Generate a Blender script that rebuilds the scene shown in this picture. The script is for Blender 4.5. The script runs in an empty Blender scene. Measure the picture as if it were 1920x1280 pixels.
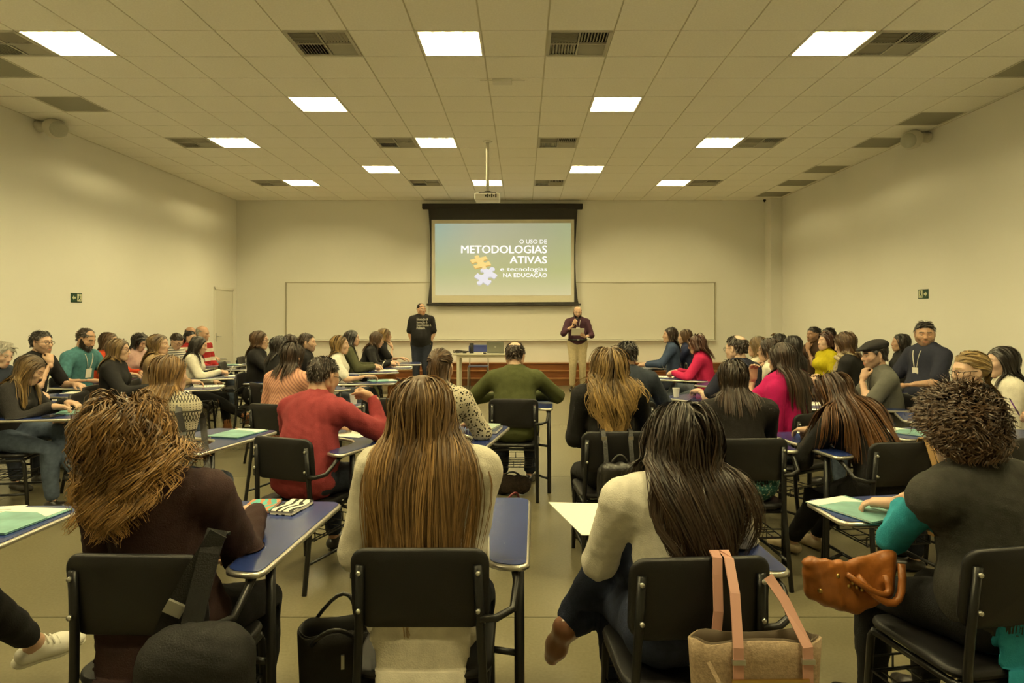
import bpy, math, random
import numpy as np
from mathutils import Vector, Matrix
random.seed(7); RNG = np.random.default_rng(7)
SC = bpy.context.scene; COL = SC.collection
# ------------------------------------------------------------------ camera, light level
FPX, VX, VY, CH = 1246.0, 979.0, 591.0, 1.52       # focal length (px), vanishing point, camera height (m)
cam_d = bpy.data.cameras.new('camera'); cam = bpy.data.objects.new('camera', cam_d); COL.objects.link(cam)
cam.location = (0, 0, CH); cam.rotation_euler = (math.pi/2, 0, 0)
cam_d.sensor_width = 36; cam_d.lens = FPX/1920*36
cam_d.shift_x = -(VX-960)/1920; cam_d.shift_y = -(640-VY)/1920
cam_d.clip_start = .02
SC.camera = cam
w = bpy.data.worlds.new('world'); SC.world = w; w.use_nodes = True
w.node_tree.nodes['Background'].inputs[0].default_value = (1, .8, .45, 1); w.node_tree.nodes['Background'].inputs[1].default_value = .0
SC.view_settings.view_transform = 'Standard'; SC.view_settings.look = 'None'
SC.view_settings.gamma = 1; SC.view_settings.use_curve_mapping = False
SC.view_settings.exposure = 0.0
LAMP = 280.0                                         # emission of the ceiling tubes
LAMP_COL = (1.0, .84, .405)
SC.cycles.max_bounces = 7; SC.cycles.diffuse_bounces = 5; SC.cycles.glossy_bounces = 3
SC.cycles.use_denoising = True; SC.cycles.sample_clamp_indirect = 6.0

def px(x, y, Y):                                    # pixel + distance -> point
    return Vector(((x-VX)*Y/FPX, Y, CH-(y-VY)*Y/FPX))
def pz(x, y, Z):                                    # pixel on a horizontal plane of height Z
    Y = (CH-Z)*FPX/(y-VY); return Vector(((x-VX)*Y/FPX, Y, Z))

# ------------------------------------------------------------------ materials
MATS = {}
def _mat(name):
    m = bpy.data.materials.new(name); m.use_nodes = True
    nt = m.node_tree; return m, nt, nt.nodes['Principled BSDF']
def mat(name, col, rough=.6, metal=0, spec=.5, noise=0, nscale=40, bump=0, bscale=120, emit=None, estr=0, coat=0, sheen=0):
    if name in MATS: return MATS[name]
    m, nt, b = _mat(name)
    c = (*col, 1)
    b.inputs['Base Color'].default_value = c; b.inputs['Roughness'].default_value = rough
    b.inputs['Metallic'].default_value = metal; b.inputs['Specular IOR Level'].default_value = spec
    if coat: b.inputs['Coat Weight'].default_value = coat
    if sheen: b.inputs['Sheen Weight'].default_value = sheen
    if emit: b.inputs['Emission Color'].default_value = (*emit, 1); b.inputs['Emission Strength'].default_value = estr
    if noise or bump:
        tc = nt.nodes.new('ShaderNodeTexCoord')
    if noise:
        n = nt.nodes.new('ShaderNodeTexNoise'); n.inputs['Scale'].default_value = nscale; n.inputs['Detail'].default_value = 4
        nt.links.new(tc.outputs['Object'], n.inputs['Vector'])
        mr = nt.nodes.new('ShaderNodeMapRange'); mr.inputs[1].default_value = .3; mr.inputs[2].default_value = .7
        mr.inputs[3].default_value = 1-noise; mr.inputs[4].default_value = 1+noise
        nt.links.new(n.outputs[0], mr.inputs[0])
        mx = nt.nodes.new('ShaderNodeMix'); mx.data_type = 'RGBA'; mx.blend_type = 'MULTIPLY'; mx.inputs[0].default_value = 1
        mx.inputs[6].default_value = c; nt.links.new(mr.outputs[0], mx.inputs[7]); nt.links.new(mx.outputs[2], b.inputs['Base Color'])
    if bump:
        n2 = nt.nodes.new('ShaderNodeTexNoise'); n2.inputs['Scale'].default_value = bscale; n2.inputs['Detail'].default_value = 3
        nt.links.new(tc.outputs['Object'], n2.inputs['Vector'])
        bp = nt.nodes.new('ShaderNodeBump'); bp.inputs['Strength'].default_value = bump; bp.inputs['Distance'].default_value = .01
        nt.links.new(n2.outputs[0], bp.inputs['Height']); nt.links.new(bp.outputs[0], b.inputs['Normal'])
    MATS[name] = m; return m
def ramp(nt, fac, stops, interp='CONSTANT'):
    r = nt.nodes.new('ShaderNodeValToRGB'); r.color_ramp.interpolation = interp
    el = r.color_ramp.elements
    el[0].position = stops[0][0]; el[0].color = (*stops[0][1], 1); el[1].position = stops[-1][0]; el[1].color = (*stops[-1][1], 1)
    for p, c in stops[1:-1]:
        e = el.new(p); e.color = (*c, 1)
    nt.links.new(fac, r.inputs[0]); return r.outputs[0]
def math_node(nt, op, a, b=None, c=None):
    n = nt.nodes.new('ShaderNodeMath'); n.operation = op
    for i, v in enumerate((a, b, c)):
        if v is None: continue
        if isinstance(v, (int, float)): n.inputs[i].default_value = v
        else: nt.links.new(v, n.inputs[i])
    return n.outputs[0]

# ------------------------------------------------------------------ mesh collecting
class MB:
    def __init__(s): s.v = []; s.f = []; s.mi = []; s.m = 0; s.sm = []; s.smooth = False
    def add(s, vs, fs):
        o = len(s.v); s.v += [tuple(v) for v in vs]
        for f in fs: s.f.append(tuple(i+o for i in f)); s.mi.append(s.m); s.sm.append(s.smooth)
        return s
    def box(s, c, d, rot=None):
        c = Vector(c); vs = []
        for z in (-.5, .5):
            for y in (-.5, .5):
                for x in (-.5, .5):
                    p = Vector((x*d[0], y*d[1], z*d[2]))
                    if rot: p = rot @ p
                    vs.append(c+p)
        return s.add(vs, [(0,2,3,1),(4,5,7,6),(0,1,5,4),(2,6,7,3),(0,4,6,2),(1,3,7,5)])
    def bar(s, a, b, wd, ht, up=(0,0,1)):           # rectangular bar a->b
        a = Vector(a); b = Vector(b); d = (b-a).normalized(); u = Vector(up)
        if abs(d.dot(u)) > .95: u = Vector((0,1,0))
        r = d.cross(u).normalized(); u = r.cross(d)
        vs = [p + r*(sx*wd/2) + u*(sz*ht/2) for p in (a, b) for sx, sz in ((-1,-1),(1,-1),(1,1),(-1,1))]
        return s.add(vs, [(0,1,2,3),(7,6,5,4),(0,4,5,1),(1,5,6,2),(2,6,7,3),(3,7,4,0)])
    def tube(s, pts, r, n=8, closed=False, caps=True, flat=1.0):
        pts = [Vector(p) for p in pts]; rings = []; N = len(pts)
        rs = r if isinstance(r, (list, tuple)) else [r]*N
        u = None
        for i, p in enumerate(pts):
            a = pts[i-1] if (i > 0 or closed) else p; b = pts[(i+1) % N] if (i < N-1 or closed) else p
            d = (b-a).normalized()
            if u is None:
                u = Vector((0,0,1)) if abs(d.z) < .9 else Vector((1,0,0))
            u = (u - d*u.dot(d)).normalized(); v = d.cross(u)
            rings.append([p + (u*math.cos(t)*flat + v*math.sin(t))*rs[i] for t in (2*math.pi*k/n for k in range(n))])
        vs = [q for R in rings for q in R]; fs = []
        for i in range(N if closed else N-1):
            j = (i+1) % N
            for k in range(n):
                l = (k+1) % n; fs.append((i*n+k, i*n+l, j*n+l, j*n+k))
        if caps and not closed: fs += [tuple(range(n-1, -1, -1)), tuple((N-1)*n+k for k in range(n))]
        return s.add(vs, fs)
    def prism(s, poly, z0, z1, M=None):             # outline in xy, extruded along z
        n = len(poly)
        vs = [Vector((p[0], p[1], z)) for z in (z0, z1) for p in poly]
        if M is not None: vs = [M @ v for v in vs]
        fs = [tuple(range(n-1, -1, -1)), tuple(range(n, 2*n))] + [(i, (i+1) % n, n+(i+1) % n, n+i) for i in range(n)]
        return s.add(vs, fs)
    def grid(s, fn, nu, nv, closed_u=False):        # fn(u,v)->point
        vs = [fn(i/nu, j/nv) for j in range(nv+1) for i in range(nu+1)]
        return s.add(vs, [(j*(nu+1)+i, j*(nu+1)+i+1, (j+1)*(nu+1)+i+1, (j+1)*(nu+1)+i) for j in range(nv) for i in range(nu)])
    def mesh(s, name, mats):
        me = bpy.data.meshes.new(name); me.from_pydata(s.v, [], s.f)
        for m in (mats if isinstance(mats, (list, tuple)) else [mats]): me.materials.append(m)
        me.polygons.foreach_set('material_index', s.mi); me.polygons.foreach_set('use_smooth', s.sm); me.update()
        return me
    def build(s, name, mats, parent=None, **k):
        return obj(name, s.mesh(name, mats), parent, **k)
def obj(name, me, parent=None, loc=None, rz=None, label=None, cat=None, group=None, kind=None):
    o = bpy.data.objects.new(name, me); COL.objects.link(o)
    if parent is not None: o.parent = parent
    if loc is not None: o.location = loc
    if rz is not None: o.rotation_euler = (0, 0, rz)
    tag(o, label, cat, group, kind); return o
def tag(o, label=None, cat=None, group=None, kind=None):
    if label: o['label'] = label
    if cat: o['category'] = cat
    if group: o['group'] = group
    if kind: o['kind'] = kind
    return o
def empty(name, loc=(0,0,0), rz=0, label=None, cat=None, group=None):
    o = bpy.data.objects.new(name, None); COL.objects.link(o); o.location = loc; o.rotation_euler = (0, 0, rz)
    o.empty_display_size = .1
    return tag(o, label, cat, group)
def bevel(o, wd=.004, seg=2):
    m = o.modifiers.new('bevel', 'BEVEL'); m.width = wd; m.segments = seg; m.limit_method = 'ANGLE'; m.angle_limit = .6
    return o
def copy_tree(o, parent=None):
    c = o.copy(); COL.objects.link(c)
    if parent is not None: c.parent = parent
    for ch in list(o.children): copy_tree(ch, c)
    return c
def rrect(w_, h_, r, n=4):
    out = []
    for cx, cy, a0 in ((w_/2-r, h_/2-r, 0), (-w_/2+r, h_/2-r, 90), (-w_/2+r, -h_/2+r, 180), (w_/2-r, -h_/2+r, 270)):
        for k in range(n+1):
            a = math.radians(a0+90*k/n); out.append((cx+r*math.cos(a), cy+r*math.sin(a)))
    return out
def text_mesh(body, size, align='LEFT', bold=0.0, extrude=.0005, space=1.0, sx=1.0):
    c = bpy.data.curves.new('t', 'FONT'); c.body = body; c.size = size; c.align_x = align; c.offset = bold; c.extrude = extrude
    c.space_character = space; c.resolution_u = 3
    o = bpy.data.objects.new('t', c); COL.objects.link(o)
    me = bpy.data.meshes.new_from_object(o.evaluated_get(bpy.context.evaluated_depsgraph_get()))
    bpy.data.objects.remove(o); bpy.data.curves.remove(c)
    if sx != 1: me.transform(Matrix.Diagonal((sx, 1, 1, 1)))
    return me
# ------------------------------------------------------------------ the room
T = .613; XL, XR, YB, YF, ZC = -6.51, 5.80, 15.14, -4.2, 4.138
GX = lambda j: -.3795 + T*j
GY = lambda i: 6.111 + T*i
def wall_mat():
    m, nt, b = _mat('wall_paint'); tc = nt.nodes.new('ShaderNodeTexCoord')
    n = nt.nodes.new('ShaderNodeTexNoise'); n.inputs['Scale'].default_value = .6; n.inputs['Detail'].default_value = 5
    nt.links.new(tc.outputs['Object'], n.inputs['Vector'])
    c = ramp(nt, n.outputs[0], [(.3, (.81, .80, .74)), (.7, (.84, .83, .77))], 'LINEAR'); nt.links.new(c, b.inputs['Base Color'])
    n2 = nt.nodes.new('ShaderNodeTexNoise'); n2.inputs['Scale'].default_value = 90; nt.links.new(tc.outputs['Object'], n2.inputs['Vector'])
    bp = nt.nodes.new('ShaderNodeBump'); bp.inputs['Strength'].default_value = .12; bp.inputs['Distance'].default_value = .004
    nt.links.new(n2.outputs[0], bp.inputs['Height']); nt.links.new(bp.outputs[0], b.inputs['Normal'])
    b.inputs['Roughness'].default_value = .75; return m
M_WALL = wall_mat()
M_TILE = mat('ceiling_tile', (.93, .91, .83), .9, noise=.04, nscale=60, bump=.15, bscale=300)
M_GRIDM = mat('ceiling_grid', (.66, .63, .52), .6)
M_DARK = mat('dark_void', (.012, .011, .009), .8)
M_GRILLE = mat('grille_grey', (.50, .48, .40), .6)
M_WHITE = mat('white_paint', (.8, .78, .7), .45)
M_DOOR = mat('door_paint', (.74, .72, .64), .4)
M_STEEL = mat('steel', (.6, .6, .58), .3, 1)
M_WOOD = None
def floor_mat():
    m, nt, b = _mat('polished_concrete'); tc = nt.nodes.new('ShaderNodeTexCoord')
    def nz(scale, detail):
        n = nt.nodes.new('ShaderNodeTexNoise'); n.inputs['Scale'].default_value = scale; n.inputs['Detail'].default_value = detail
        nt.links.new(tc.outputs['Object'], n.inputs['Vector']); return n.outputs[0]
    f = math_node(nt, 'MULTIPLY_ADD', nz(70, 2), .5, math_node(nt, 'MULTIPLY', nz(.9, 1), .5))
    mx = nt.nodes.new('ShaderNodeMix'); mx.data_type = 'RGBA'; mx.clamp_factor = True
    mr = nt.nodes.new('ShaderNodeMapRange'); mr.inputs[1].default_value = .3; mr.inputs[2].default_value = .7; nt.links.new(f, mr.inputs[0])
    nt.links.new(mr.outputs[0], mx.inputs[0]); mx.inputs[6].default_value = (.15, .133, .078, 1); mx.inputs[7].default_value = (.19, .17, .105, 1)
    nt.links.new(mx.outputs[2], b.inputs['Base Color'])
    mr2 = nt.nodes.new('ShaderNodeMapRange'); mr2.inputs[1].default_value = .3; mr2.inputs[2].default_value = .7; mr2.inputs[3].default_value = .24; mr2.inputs[4].default_value = .32
    b.inputs['Roughness'].default_value = .27
    b.inputs['Specular IOR Level'].default_value = .45
    return m
M_FLOOR = floor_mat()
def wood_mat(name, c0, c1, rough=.3):
    m, nt, b = _mat(name); tc = nt.nodes.new('ShaderNodeTexCoord'); mp = nt.nodes.new('ShaderNodeMapping'); mp.inputs['Scale'].default_value = (1.2, 22, 22)
    nt.links.new(tc.outputs['Object'], mp.inputs[0]); n = nt.nodes.new('ShaderNodeTexNoise'); n.inputs['Scale'].default_value = 2.5; n.inputs['Detail'].default_value = 6
    nt.links.new(mp.outputs[0], n.inputs['Vector']); c = ramp(nt, n.outputs[0], [(.3, c0), (.7, c1)], 'LINEAR'); nt.links.new(c, b.inputs['Base Color'])
    b.inputs['Roughness'].default_value = rough; return m
M_WOOD = wood_mat('step_wood_dark', (.13, .045, .012), (.20, .075, .022))
M_WOOD2 = wood_mat('step_wood_tread', (.26, .105, .035), (.36, .16, .055))

# floor: slabs with recessed joints
fl = MB().box(((XL+XR)/2, (YF+YB)/2, -.11), (XR-XL+.4, YB-YF+.4, .2)).build('floor', mat('floor_joint', (.13, .11, .07), .8), kind='structure')
ys = [YF, -2.49, .43, 3.35, 6.27, 9.19, 12.11, YB]; xs = [XL, -4.3, 3.9, XR]
for y0, y1 in zip(ys, ys[1:]):
    for x0, x1 in zip(xs, xs[1:]):
        MB().box(((x0+x1)/2, (y0+y1)/2, -.005), (x1-x0-.006, y1-y0-.006, .01)).build('floor_slab', M_FLOOR, fl)
# walls
def wall(name, c, d): return MB().box(c, d).build(name, M_WALL, kind='structure')
wall('wall_back', ((XL+XR)/2, YB+.1, ZC/2), (XR-XL+.4, .2, ZC+.4))
wl = MB()
D0, D1, DH = 14.02, 14.97, 2.12
wl.box((XL-.1, (YF+D0)/2, ZC/2), (.2, D0-YF, ZC+.4)); wl.box((XL-.1, (D1+YB+.2)/2, ZC/2), (.2, YB+.2-D1, ZC+.4)); wl.box((XL-.1, (D0+D1)/2, (DH+ZC+.2)/2), (.2, D1-D0, ZC+.2-DH))
wl.build('wall_left', M_WALL, kind='structure')
wall('wall_right', (XR+.1, (YF+YB)/2, ZC/2), (.2, YB-YF, ZC+.4))
wall('wall_rear', ((XL+XR)/2, YF-.1, ZC/2), (XR-XL+.4, .2, ZC+.4))
wall('wall_pillar', (XR-.13, YB-.17, ZC/2), (.262, .342, ZC))
for nm, c, d in (('baseboard_left', (XL+.006, (YF+D0)/2, .04), (.012, D0-YF-.1, .08)), ('baseboard_right', (XR-.006, (YF+YB-.34)/2, .04), (.012, YB-YF-.36, .08))):
    MB().box(c, d).build(nm, M_DOOR, kind='structure')
# door in the left wall
dr = MB().box((XL-.02, (D0+D1)/2, DH/2), (.04, D1-D0-.1, DH-.05)).build('door_1', M_DOOR, kind='structure')
fr = MB()
for y in (D0+.02, D1-.02): fr.box((XL-.01, y, DH/2), (.06, .05, DH))
fr.box((XL-.01, (D0+D1)/2, DH-.02), (.06, D1-D0, .05)); fr.build('door_frame', M_WHITE, dr)
hd = MB().box((XL+.005, D0+.12, 1.05), (.01, .04, .18)); hd.tube([(XL+.01, D0+.12, 1.07), (XL+.05, D0+.12, 1.07), (XL+.055, D0+.24, 1.07)], .009); hd.build('door_handle', M_STEEL, dr)
for z in (.35, 1.1, 1.85): MB().box((XL+.004, D1-.05, z), (.012, .02, .1)).build('hinge', M_STEEL, dr)

# ceiling: tees, tiles, lights, diffusers, return grilles
ce = MB().box(((XL+XR)/2, (YF+YB)/2, ZC+.25), (XR-XL+.4, YB-YF+.4, .1)).build('ceiling', M_TILE, kind='structure')
LIGHTS = [(0,-7),(0,-1),(0,5),(3,-4),(3,2),(6,-7),(6,-2),(6,5),(9,-4),(9,2),(11,-7),(11,-1),(11,5)]
LIGHTS_REAR = [(-3,-4),(-3,2),(-6,-7),(-6,-1),(-6,5),(-9,-4),(-9,2)]
VENTS = [(0,-3),(0,1),(0,6),(0,-8),(6,-3),(6,1),(6,-8),(6,6),(11,-3),(11,1),(11,-8),(11,6)]
RETURNS = [(1,-9),(3,-9),(1,9),(4,9),(6,9),(9,9),(11,9),(13,9)]
ORD = ['first', 'second', 'third', 'fourth', 'fifth', 'sixth', 'seventh', 'eighth', 'ninth']
def light_label(i, j):
    side = {-7: 'nearest the door wall', -1: 'in the middle', -2: 'in the middle', 5: 'nearest the wall without door', -4: 'on the door side', 2: 'on the side without door'}[j]
    return 'recessed louvre light %s, %s light row counted from the screen wall' % (side, ORD[[11, 9, 6, 3, 0, -3, -6, -9, -12].index(i)])
def vent_label(i, j):
    side = {-8: 'nearest the door wall', -3: 'door side of the centre', 1: 'beside the ceiling centre line', 6: 'nearest the wall without door'}[j]
    return 'square four-way air diffuser %s, %s diffuser row from the screen wall' % (side, ORD[[11, 6, 0].index(i)])
def grille_label(i, j):
    if j > 0: return 'perforated grey return grille along the wall without door, %s from the screen wall' % ORD[[13, 11, 9, 6, 4, 1].index(i)]
    return 'perforated grey return grille near the wall with the door, %s from the screen wall' % ORD[[3, 1].index(i)]
used = set(LIGHTS+LIGHTS_REAR+VENTS+RETURNS)
tl = MB().box((0, 0, .006), (T-.016, T-.016, .016)).mesh('ceiling_tile', M_TILE)
rest = MB()
def cell(i, j):
    x0, x1, y0, y1 = GX(j), GX(j+1), GY(i), GY(i+1)
    return max(x0, XL), min(x1, XR), max(y0, YF), min(y1, YB)
rr = random.Random(3)
for i in range(-17, 15):
    for j in range(-10, 11):
        if (i, j) in used: continue
        x0, x1, y0, y1 = cell(i, j)
        if x1-x0 < .03 or y1-y0 < .03: continue
        full = x1-x0 > T-.01 and y1-y0 > T-.01
        dz = rr.uniform(0, .002)
        if -1 <= i:
            if full: obj('ceiling_tile', tl, ce, ((x0+x1)/2, (y0+y1)/2, ZC+dz))
            else: MB().box((0, 0, .006), (x1-x0-.014, y1-y0-.014, .016)).build('ceiling_tile', M_TILE, ce, loc=((x0+x1)/2, (y0+y1)/2, ZC+dz))
        else: rest.box(((x0+x1)/2, (y0+y1)/2, ZC+.008), (x1-x0-.014, y1-y0-.014, .016))
rest.build('ceiling_tile', M_TILE, ce, kind='stuff')
tee = MB()
for j in range(-10, 12):
    if XL < GX(j) < XR: tee.box((GX(j), (YF+YB)/2, ZC+.013), (.024, YB-YF, .006))
for i in range(-17, 16):
    if YF < GY(i) < YB: tee.box(((XL+XR)/2, GY(i), ZC+.0132), (XR-XL, .024, .0055))
tee.build('ceiling_grid', M_GRIDM, ce)
an = MB()
for x in (XL+.011, XR-.011): an.box((x, (YF+YB)/2, ZC+.008), (.022, YB-YF, .02))
an.box(((XL+XR)/2, YB-.011, ZC+.008), (XR-XL, .022, .02)); an.build('trim_1', M_GRIDM, kind='structure')

# recessed louvre lights
M_TUBE = mat('lamp_tube', (1, 1, 1), .5, emit=LAMP_COL, estr=LAMP)
M_REFL = mat('lamp_reflector', (.9, .9, .88), .6)
M_LOUV = mat('lamp_louvre', (.7, .7, .68), .6)
S = T-.03
hous = MB()
for sx in (-1, 1): hous.box((sx*(S/2-.004), 0, .06), (.008, S, .12)); hous.box((0, sx*(S/2-.004), .06), (S, .008, .12))
hous.box((0, 0, .124), (S, S, .008)); hous = hous.mesh('housing', M_REFL)
frm = MB()
for sx in (-1, 1): frm.box((sx*(S/2), 0, .003), (.022, S+.022, .01)); frm.box((0, sx*(S/2), .003), (S, .022, .01))
frm = frm.mesh('frame', M_WHITE)
tubem = MB().tube([(0, -S/2+.03, 0), (0, S/2-.03, 0)], .014, 8).mesh('tube', M_TUBE)
lou = MB().box((0, 0, 0), (S-.02, .0025, .022)).mesh('louvre_blade', M_LOUV)
lou2 = MB().box((0, 0, 0), (.004, S-.02, .024)).mesh('reflector_rib', M_LOUV)
for n_, (i, j) in enumerate(LIGHTS+LIGHTS_REAR):
    vis = n_ < len(LIGHTS)
    L = empty('ceiling_light', (GX(j)+T/2, GY(i)+T/2, ZC), 0, light_label(i, j), 'ceiling light', 'recessed ceiling lights')
    obj('housing', hous, L); obj('frame', frm, L)
    for k in range(4): obj('tube', tubem, L, (S*(k-1.5)/4, 0, .052))
    if vis:
        for k in range(1, 4): obj('reflector_rib', lou2, L, (S*(k-2)/4, 0, .018))
        for k in range(7): obj('louvre_blade', lou, L, (0, S*(k-3)/7.4, .016))
# four-way air diffusers
vf = MB()
for sx in (-1, 1): vf.box((sx*(S/2-.008), 0, .004), (.03, S, .012)); vf.box((0, sx*(S/2-.008), .004), (S, .03, .012))
vf.box((0, 0, .004), (.016, S, .01)); vf.box((0, 0, .004), (S, .016, .01)); vf = vf.mesh('frame', M_GRILLE)
vb = MB().box((0, 0, .08), (S, S, .01)).mesh('duct', M_DARK)
sl = MB().box((0, 0, 0), (.003, .26, .03), Matrix.Rotation(.6, 3, 'Y')).mesh('slat', M_GRILLE)
sl2 = MB().box((0, 0, 0), (.26, .003, .03), Matrix.Rotation(-.6, 3, 'X')).mesh('slat', M_GRILLE)
for i, j in VENTS:
    V = empty('air_diffuser', (GX(j)+T/2, GY(i)+T/2, ZC), 0, vent_label(i, j), 'air diffuser', 'ceiling air diffusers')
    obj('frame', vf, V); obj('duct', vb, V)
    for qx, qy, k2 in ((-1, 1, 0), (1, 1, 1), (-1, -1, 1), (1, -1, 0)):
        for k in range(9):
            o_ = (k-4)*.029
            if k2 == 0:
                s_ = obj('slat', sl, V, (qx*.145+o_, qy*.145, .016)); 
            else:
                s_ = obj('slat', sl2, V, (qx*.145, qy*.145+o_, .016))
                if qx > 0: s_.rotation_euler = (0, 0, math.pi)
            if k2 == 0 and qx < 0: s_.rotation_euler = (0, 0, math.pi)
# flat perforated return grilles
gf = MB().box((0, 0, .006), (S+.01, S+.01, .012)).mesh('panel', mat('perforated_grey', (.30, .29, .22), .7, noise=.25, nscale=260))
gb = MB()
for sx in (-1, 1): gb.box((sx*S/2, 0, 0), (.02, S+.02, .012)); gb.box((0, sx*S/2, 0), (S, .02, .012))
gb = gb.mesh('frame', M_GRIDM)
for i, j in RETURNS:
    V = empty('return_grille', (GX(j)+T/2, GY(i)+T/2, ZC+.006), 0, grille_label(i, j), 'grille', 'return air grilles')
    obj('panel', gf, V); obj('frame', gb, V)

# whiteboard on the back wall
bx0, bx1 = (535-VX)*15.05/FPX, (1341-VX)*15.05/FPX; bz1 = CH+(591-529)*15.05/FPX; bz0 = CH-(637-591)*15.05/FPX
wbm = mat('whiteboard_enamel', (.80, .78, .70), .16, spec=.6)
wb = empty('whiteboard', ((bx0+bx1)/2, YB-.001, bz0), 0, 'long white marker board on the wall behind the two standing men', 'whiteboard')
for k in range(3):
    a, b_ = bx0+(bx1-bx0)*k/3, bx0+(bx1-bx0)*(k+1)/3
    MB().box(((a+b_)/2-wb.location.x, -.012, (bz1-bz0)/2), (b_-a-.006, .02, bz1-bz0-.02)).build('board_panel', wbm, wb)
W_ = bx1-bx0
M_ALU = mat('board_frame_alu', (.52, .49, .38), .4, .3)
for c, d in (((0, -.016, bz1-bz0), (W_+.06, .03, .025)), ((-W_/2-.02, -.016, (bz1-bz0)/2), (.025, .03, bz1-bz0)), ((W_/2+.02, -.016, (bz1-bz0)/2), (.025, .03, bz1-bz0))):
    MB().box(c, d).build('frame_rail', M_ALU, wb)
MB().box((0, -.05, -.01), (W_+.06, .1, .02)).build('pen_ledge', M_WHITE, wb)
# wooden steps under the board
sx0, sx1 = bx0-.25, bx1+.2
YS = YB-.004
st = empty('wooden_step_platform', ((sx0+sx1)/2, 14.36, 0), 0, 'three-tier dark wooden step platform along the wall below the whiteboard', 'platform')
for k in range(3):
    y0 = 14.38+.24*k; h0 = .152*k
    MB().box((0, (y0+YS)/2-14.36, h0+.068), (sx1-sx0, YS-y0, .136)).build('riser', M_WOOD, st)
    MB().box((0, (y0+YS)/2-14.36-.009, h0+.144), (sx1-sx0+.02, YS-y0+.018, .016)).build('tread', M_WOOD2, st)
# ------------------------------------------------------------------ distance fields and surface nets (one continuous skin per figure)
f32 = np.float32
def V3(*a): return np.array(a, dtype=np.float64)
def nrm(v): v = np.asarray(v, float); return v/(np.linalg.norm(v)+1e-9)
def cone(a, b, ra, rb, depth=None, flat=1.0, k=.03, tag_=''): return dict(t='c', a=np.asarray(a, float), b=np.asarray(b, float), ra=ra, rb=rb, w=None if depth is None else nrm(depth), flat=flat, k=k, g=tag_)
def ell(c, r, R=None, k=.03, neg=False, tag_=''): return dict(t='e', c=np.asarray(c, float), r=np.asarray(r, float), R=np.eye(3) if R is None else np.asarray(R, float), k=k, neg=neg, g=tag_)
def pd(p, X, Y, Z):
    if p['t'] == 'c':
        a = p['a']; ba = p['b']-a; L2 = max(float(ba@ba), 1e-9)
        x, y, z = X-f32(a[0]), Y-f32(a[1]), Z-f32(a[2])
        t = np.clip((x*f32(ba[0])+y*f32(ba[1])+z*f32(ba[2]))/f32(L2), 0, 1)
        x = x-t*f32(ba[0]); y = y-t*f32(ba[1]); z = z-t*f32(ba[2])
        q = x*x+y*y+z*z
        if p['w'] is not None and p['flat'] != 1:
            w = p['w']; c = x*f32(w[0])+y*f32(w[1])+z*f32(w[2]); q = q+c*c*f32(1/p['flat']**2-1)
            return (np.sqrt(q)-(f32(p['ra'])+t*f32(p['rb']-p['ra'])))*f32(.5+.5*p['flat'])
        return np.sqrt(q)-(f32(p['ra'])+t*f32(p['rb']-p['ra']))
    c, r, R = p['c'], p['r'], p['R']
    x, y, z = X-f32(c[0]), Y-f32(c[1]), Z-f32(c[2])
    q = [(x*f32(R[0,i])+y*f32(R[1,i])+z*f32(R[2,i]))/f32(r[i]) for i in range(3)]
    k0 = np.sqrt(q[0]**2+q[1]**2+q[2]**2); k1 = np.sqrt((q[0]/f32(r[0]))**2+(q[1]/f32(r[1]))**2+(q[2]/f32(r[2]))**2)+f32(1e-6)
    return k0*(k0-1)/k1
def pbox(p):
    if p['t'] == 'c':
        m = max(p['ra'], p['rb'])*max(1, p['flat']); return np.minimum(p['a'], p['b'])-m, np.maximum(p['a'], p['b'])+m
    m = max(p['r']); return p['c']-m, p['c']+m
def smin(a, b, k):
    h = np.maximum(f32(k)-np.abs(a-b), 0)/f32(k); return np.minimum(a, b)-h*h*f32(k*.25)
def infl(ps, d):
    out = []
    for p in ps:
        q = dict(p)
        if q['t'] == 'c': q['ra'] = q['ra']+d; q['rb'] = q['rb']+d
        else: q['r'] = q['r']+d
        out.append(q)
    return out
def field_pts(ps, P):
    X, Y, Z = (P[:, i].astype(f32) for i in range(3)); F = np.full(len(P), 9, f32)
    for p in ps:
        d = pd(p, X, Y, Z)
        F = -smin(-F, d, p['k']) if p.get('neg') else smin(F, d, p['k'])
    return F
def field_grid(ps, h, fold=0, seed=0):
    pos = [p for p in ps if not p.get('neg')]
    lo = np.min([pbox(p)[0] for p in pos], 0)-3*h; hi = np.max([pbox(p)[1] for p in pos], 0)+3*h
    n = np.ceil((hi-lo)/h).astype(int)+1
    ax = [(lo[i]+h*np.arange(n[i])).astype(f32) for i in range(3)]
    F = np.full(n, .3, f32)
    for p in ps:
        a, b = pbox(p); m = p['k']+2.5*h
        i0 = np.maximum(((a-m-lo)/h).astype(int), 0); i1 = np.minimum(((b+m-lo)/h).astype(int)+2, n)
        sl = tuple(slice(i0[i], i1[i]) for i in range(3))
        d = pd(p, ax[0][sl[0]][:, None, None], ax[1][sl[1]][None, :, None], ax[2][sl[2]][None, None, :])
        F[sl] = -smin(-F[sl], d, p['k']) if p.get('neg') else smin(F[sl], d, p['k'])
    if fold:
        X, Y, Z = ax[0][:, None, None], ax[1][None, :, None], ax[2][None, None, :]
        s = seed*1.7
        u = 34*Z+16*np.sin(7*X+s)+9*np.sin(8*Y+2*s); v = 55*X+23*np.sin(9*Z+s)+12*Y
        F = F+f32(fold)*(np.sin(u+3*np.sin(11*X+s))*.6+np.sin(v+2*np.sin(13*Z))*.4)
    return F, lo, h
_CORN = [(i, j, k) for i in (0, 1) for j in (0, 1) for k in (0, 1)]
_EDG = [(a, b) for a in range(8) for b in range(a+1, 8) if sum(abs(_CORN[a][q]-_CORN[b][q]) for q in range(3)) == 1]
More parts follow.
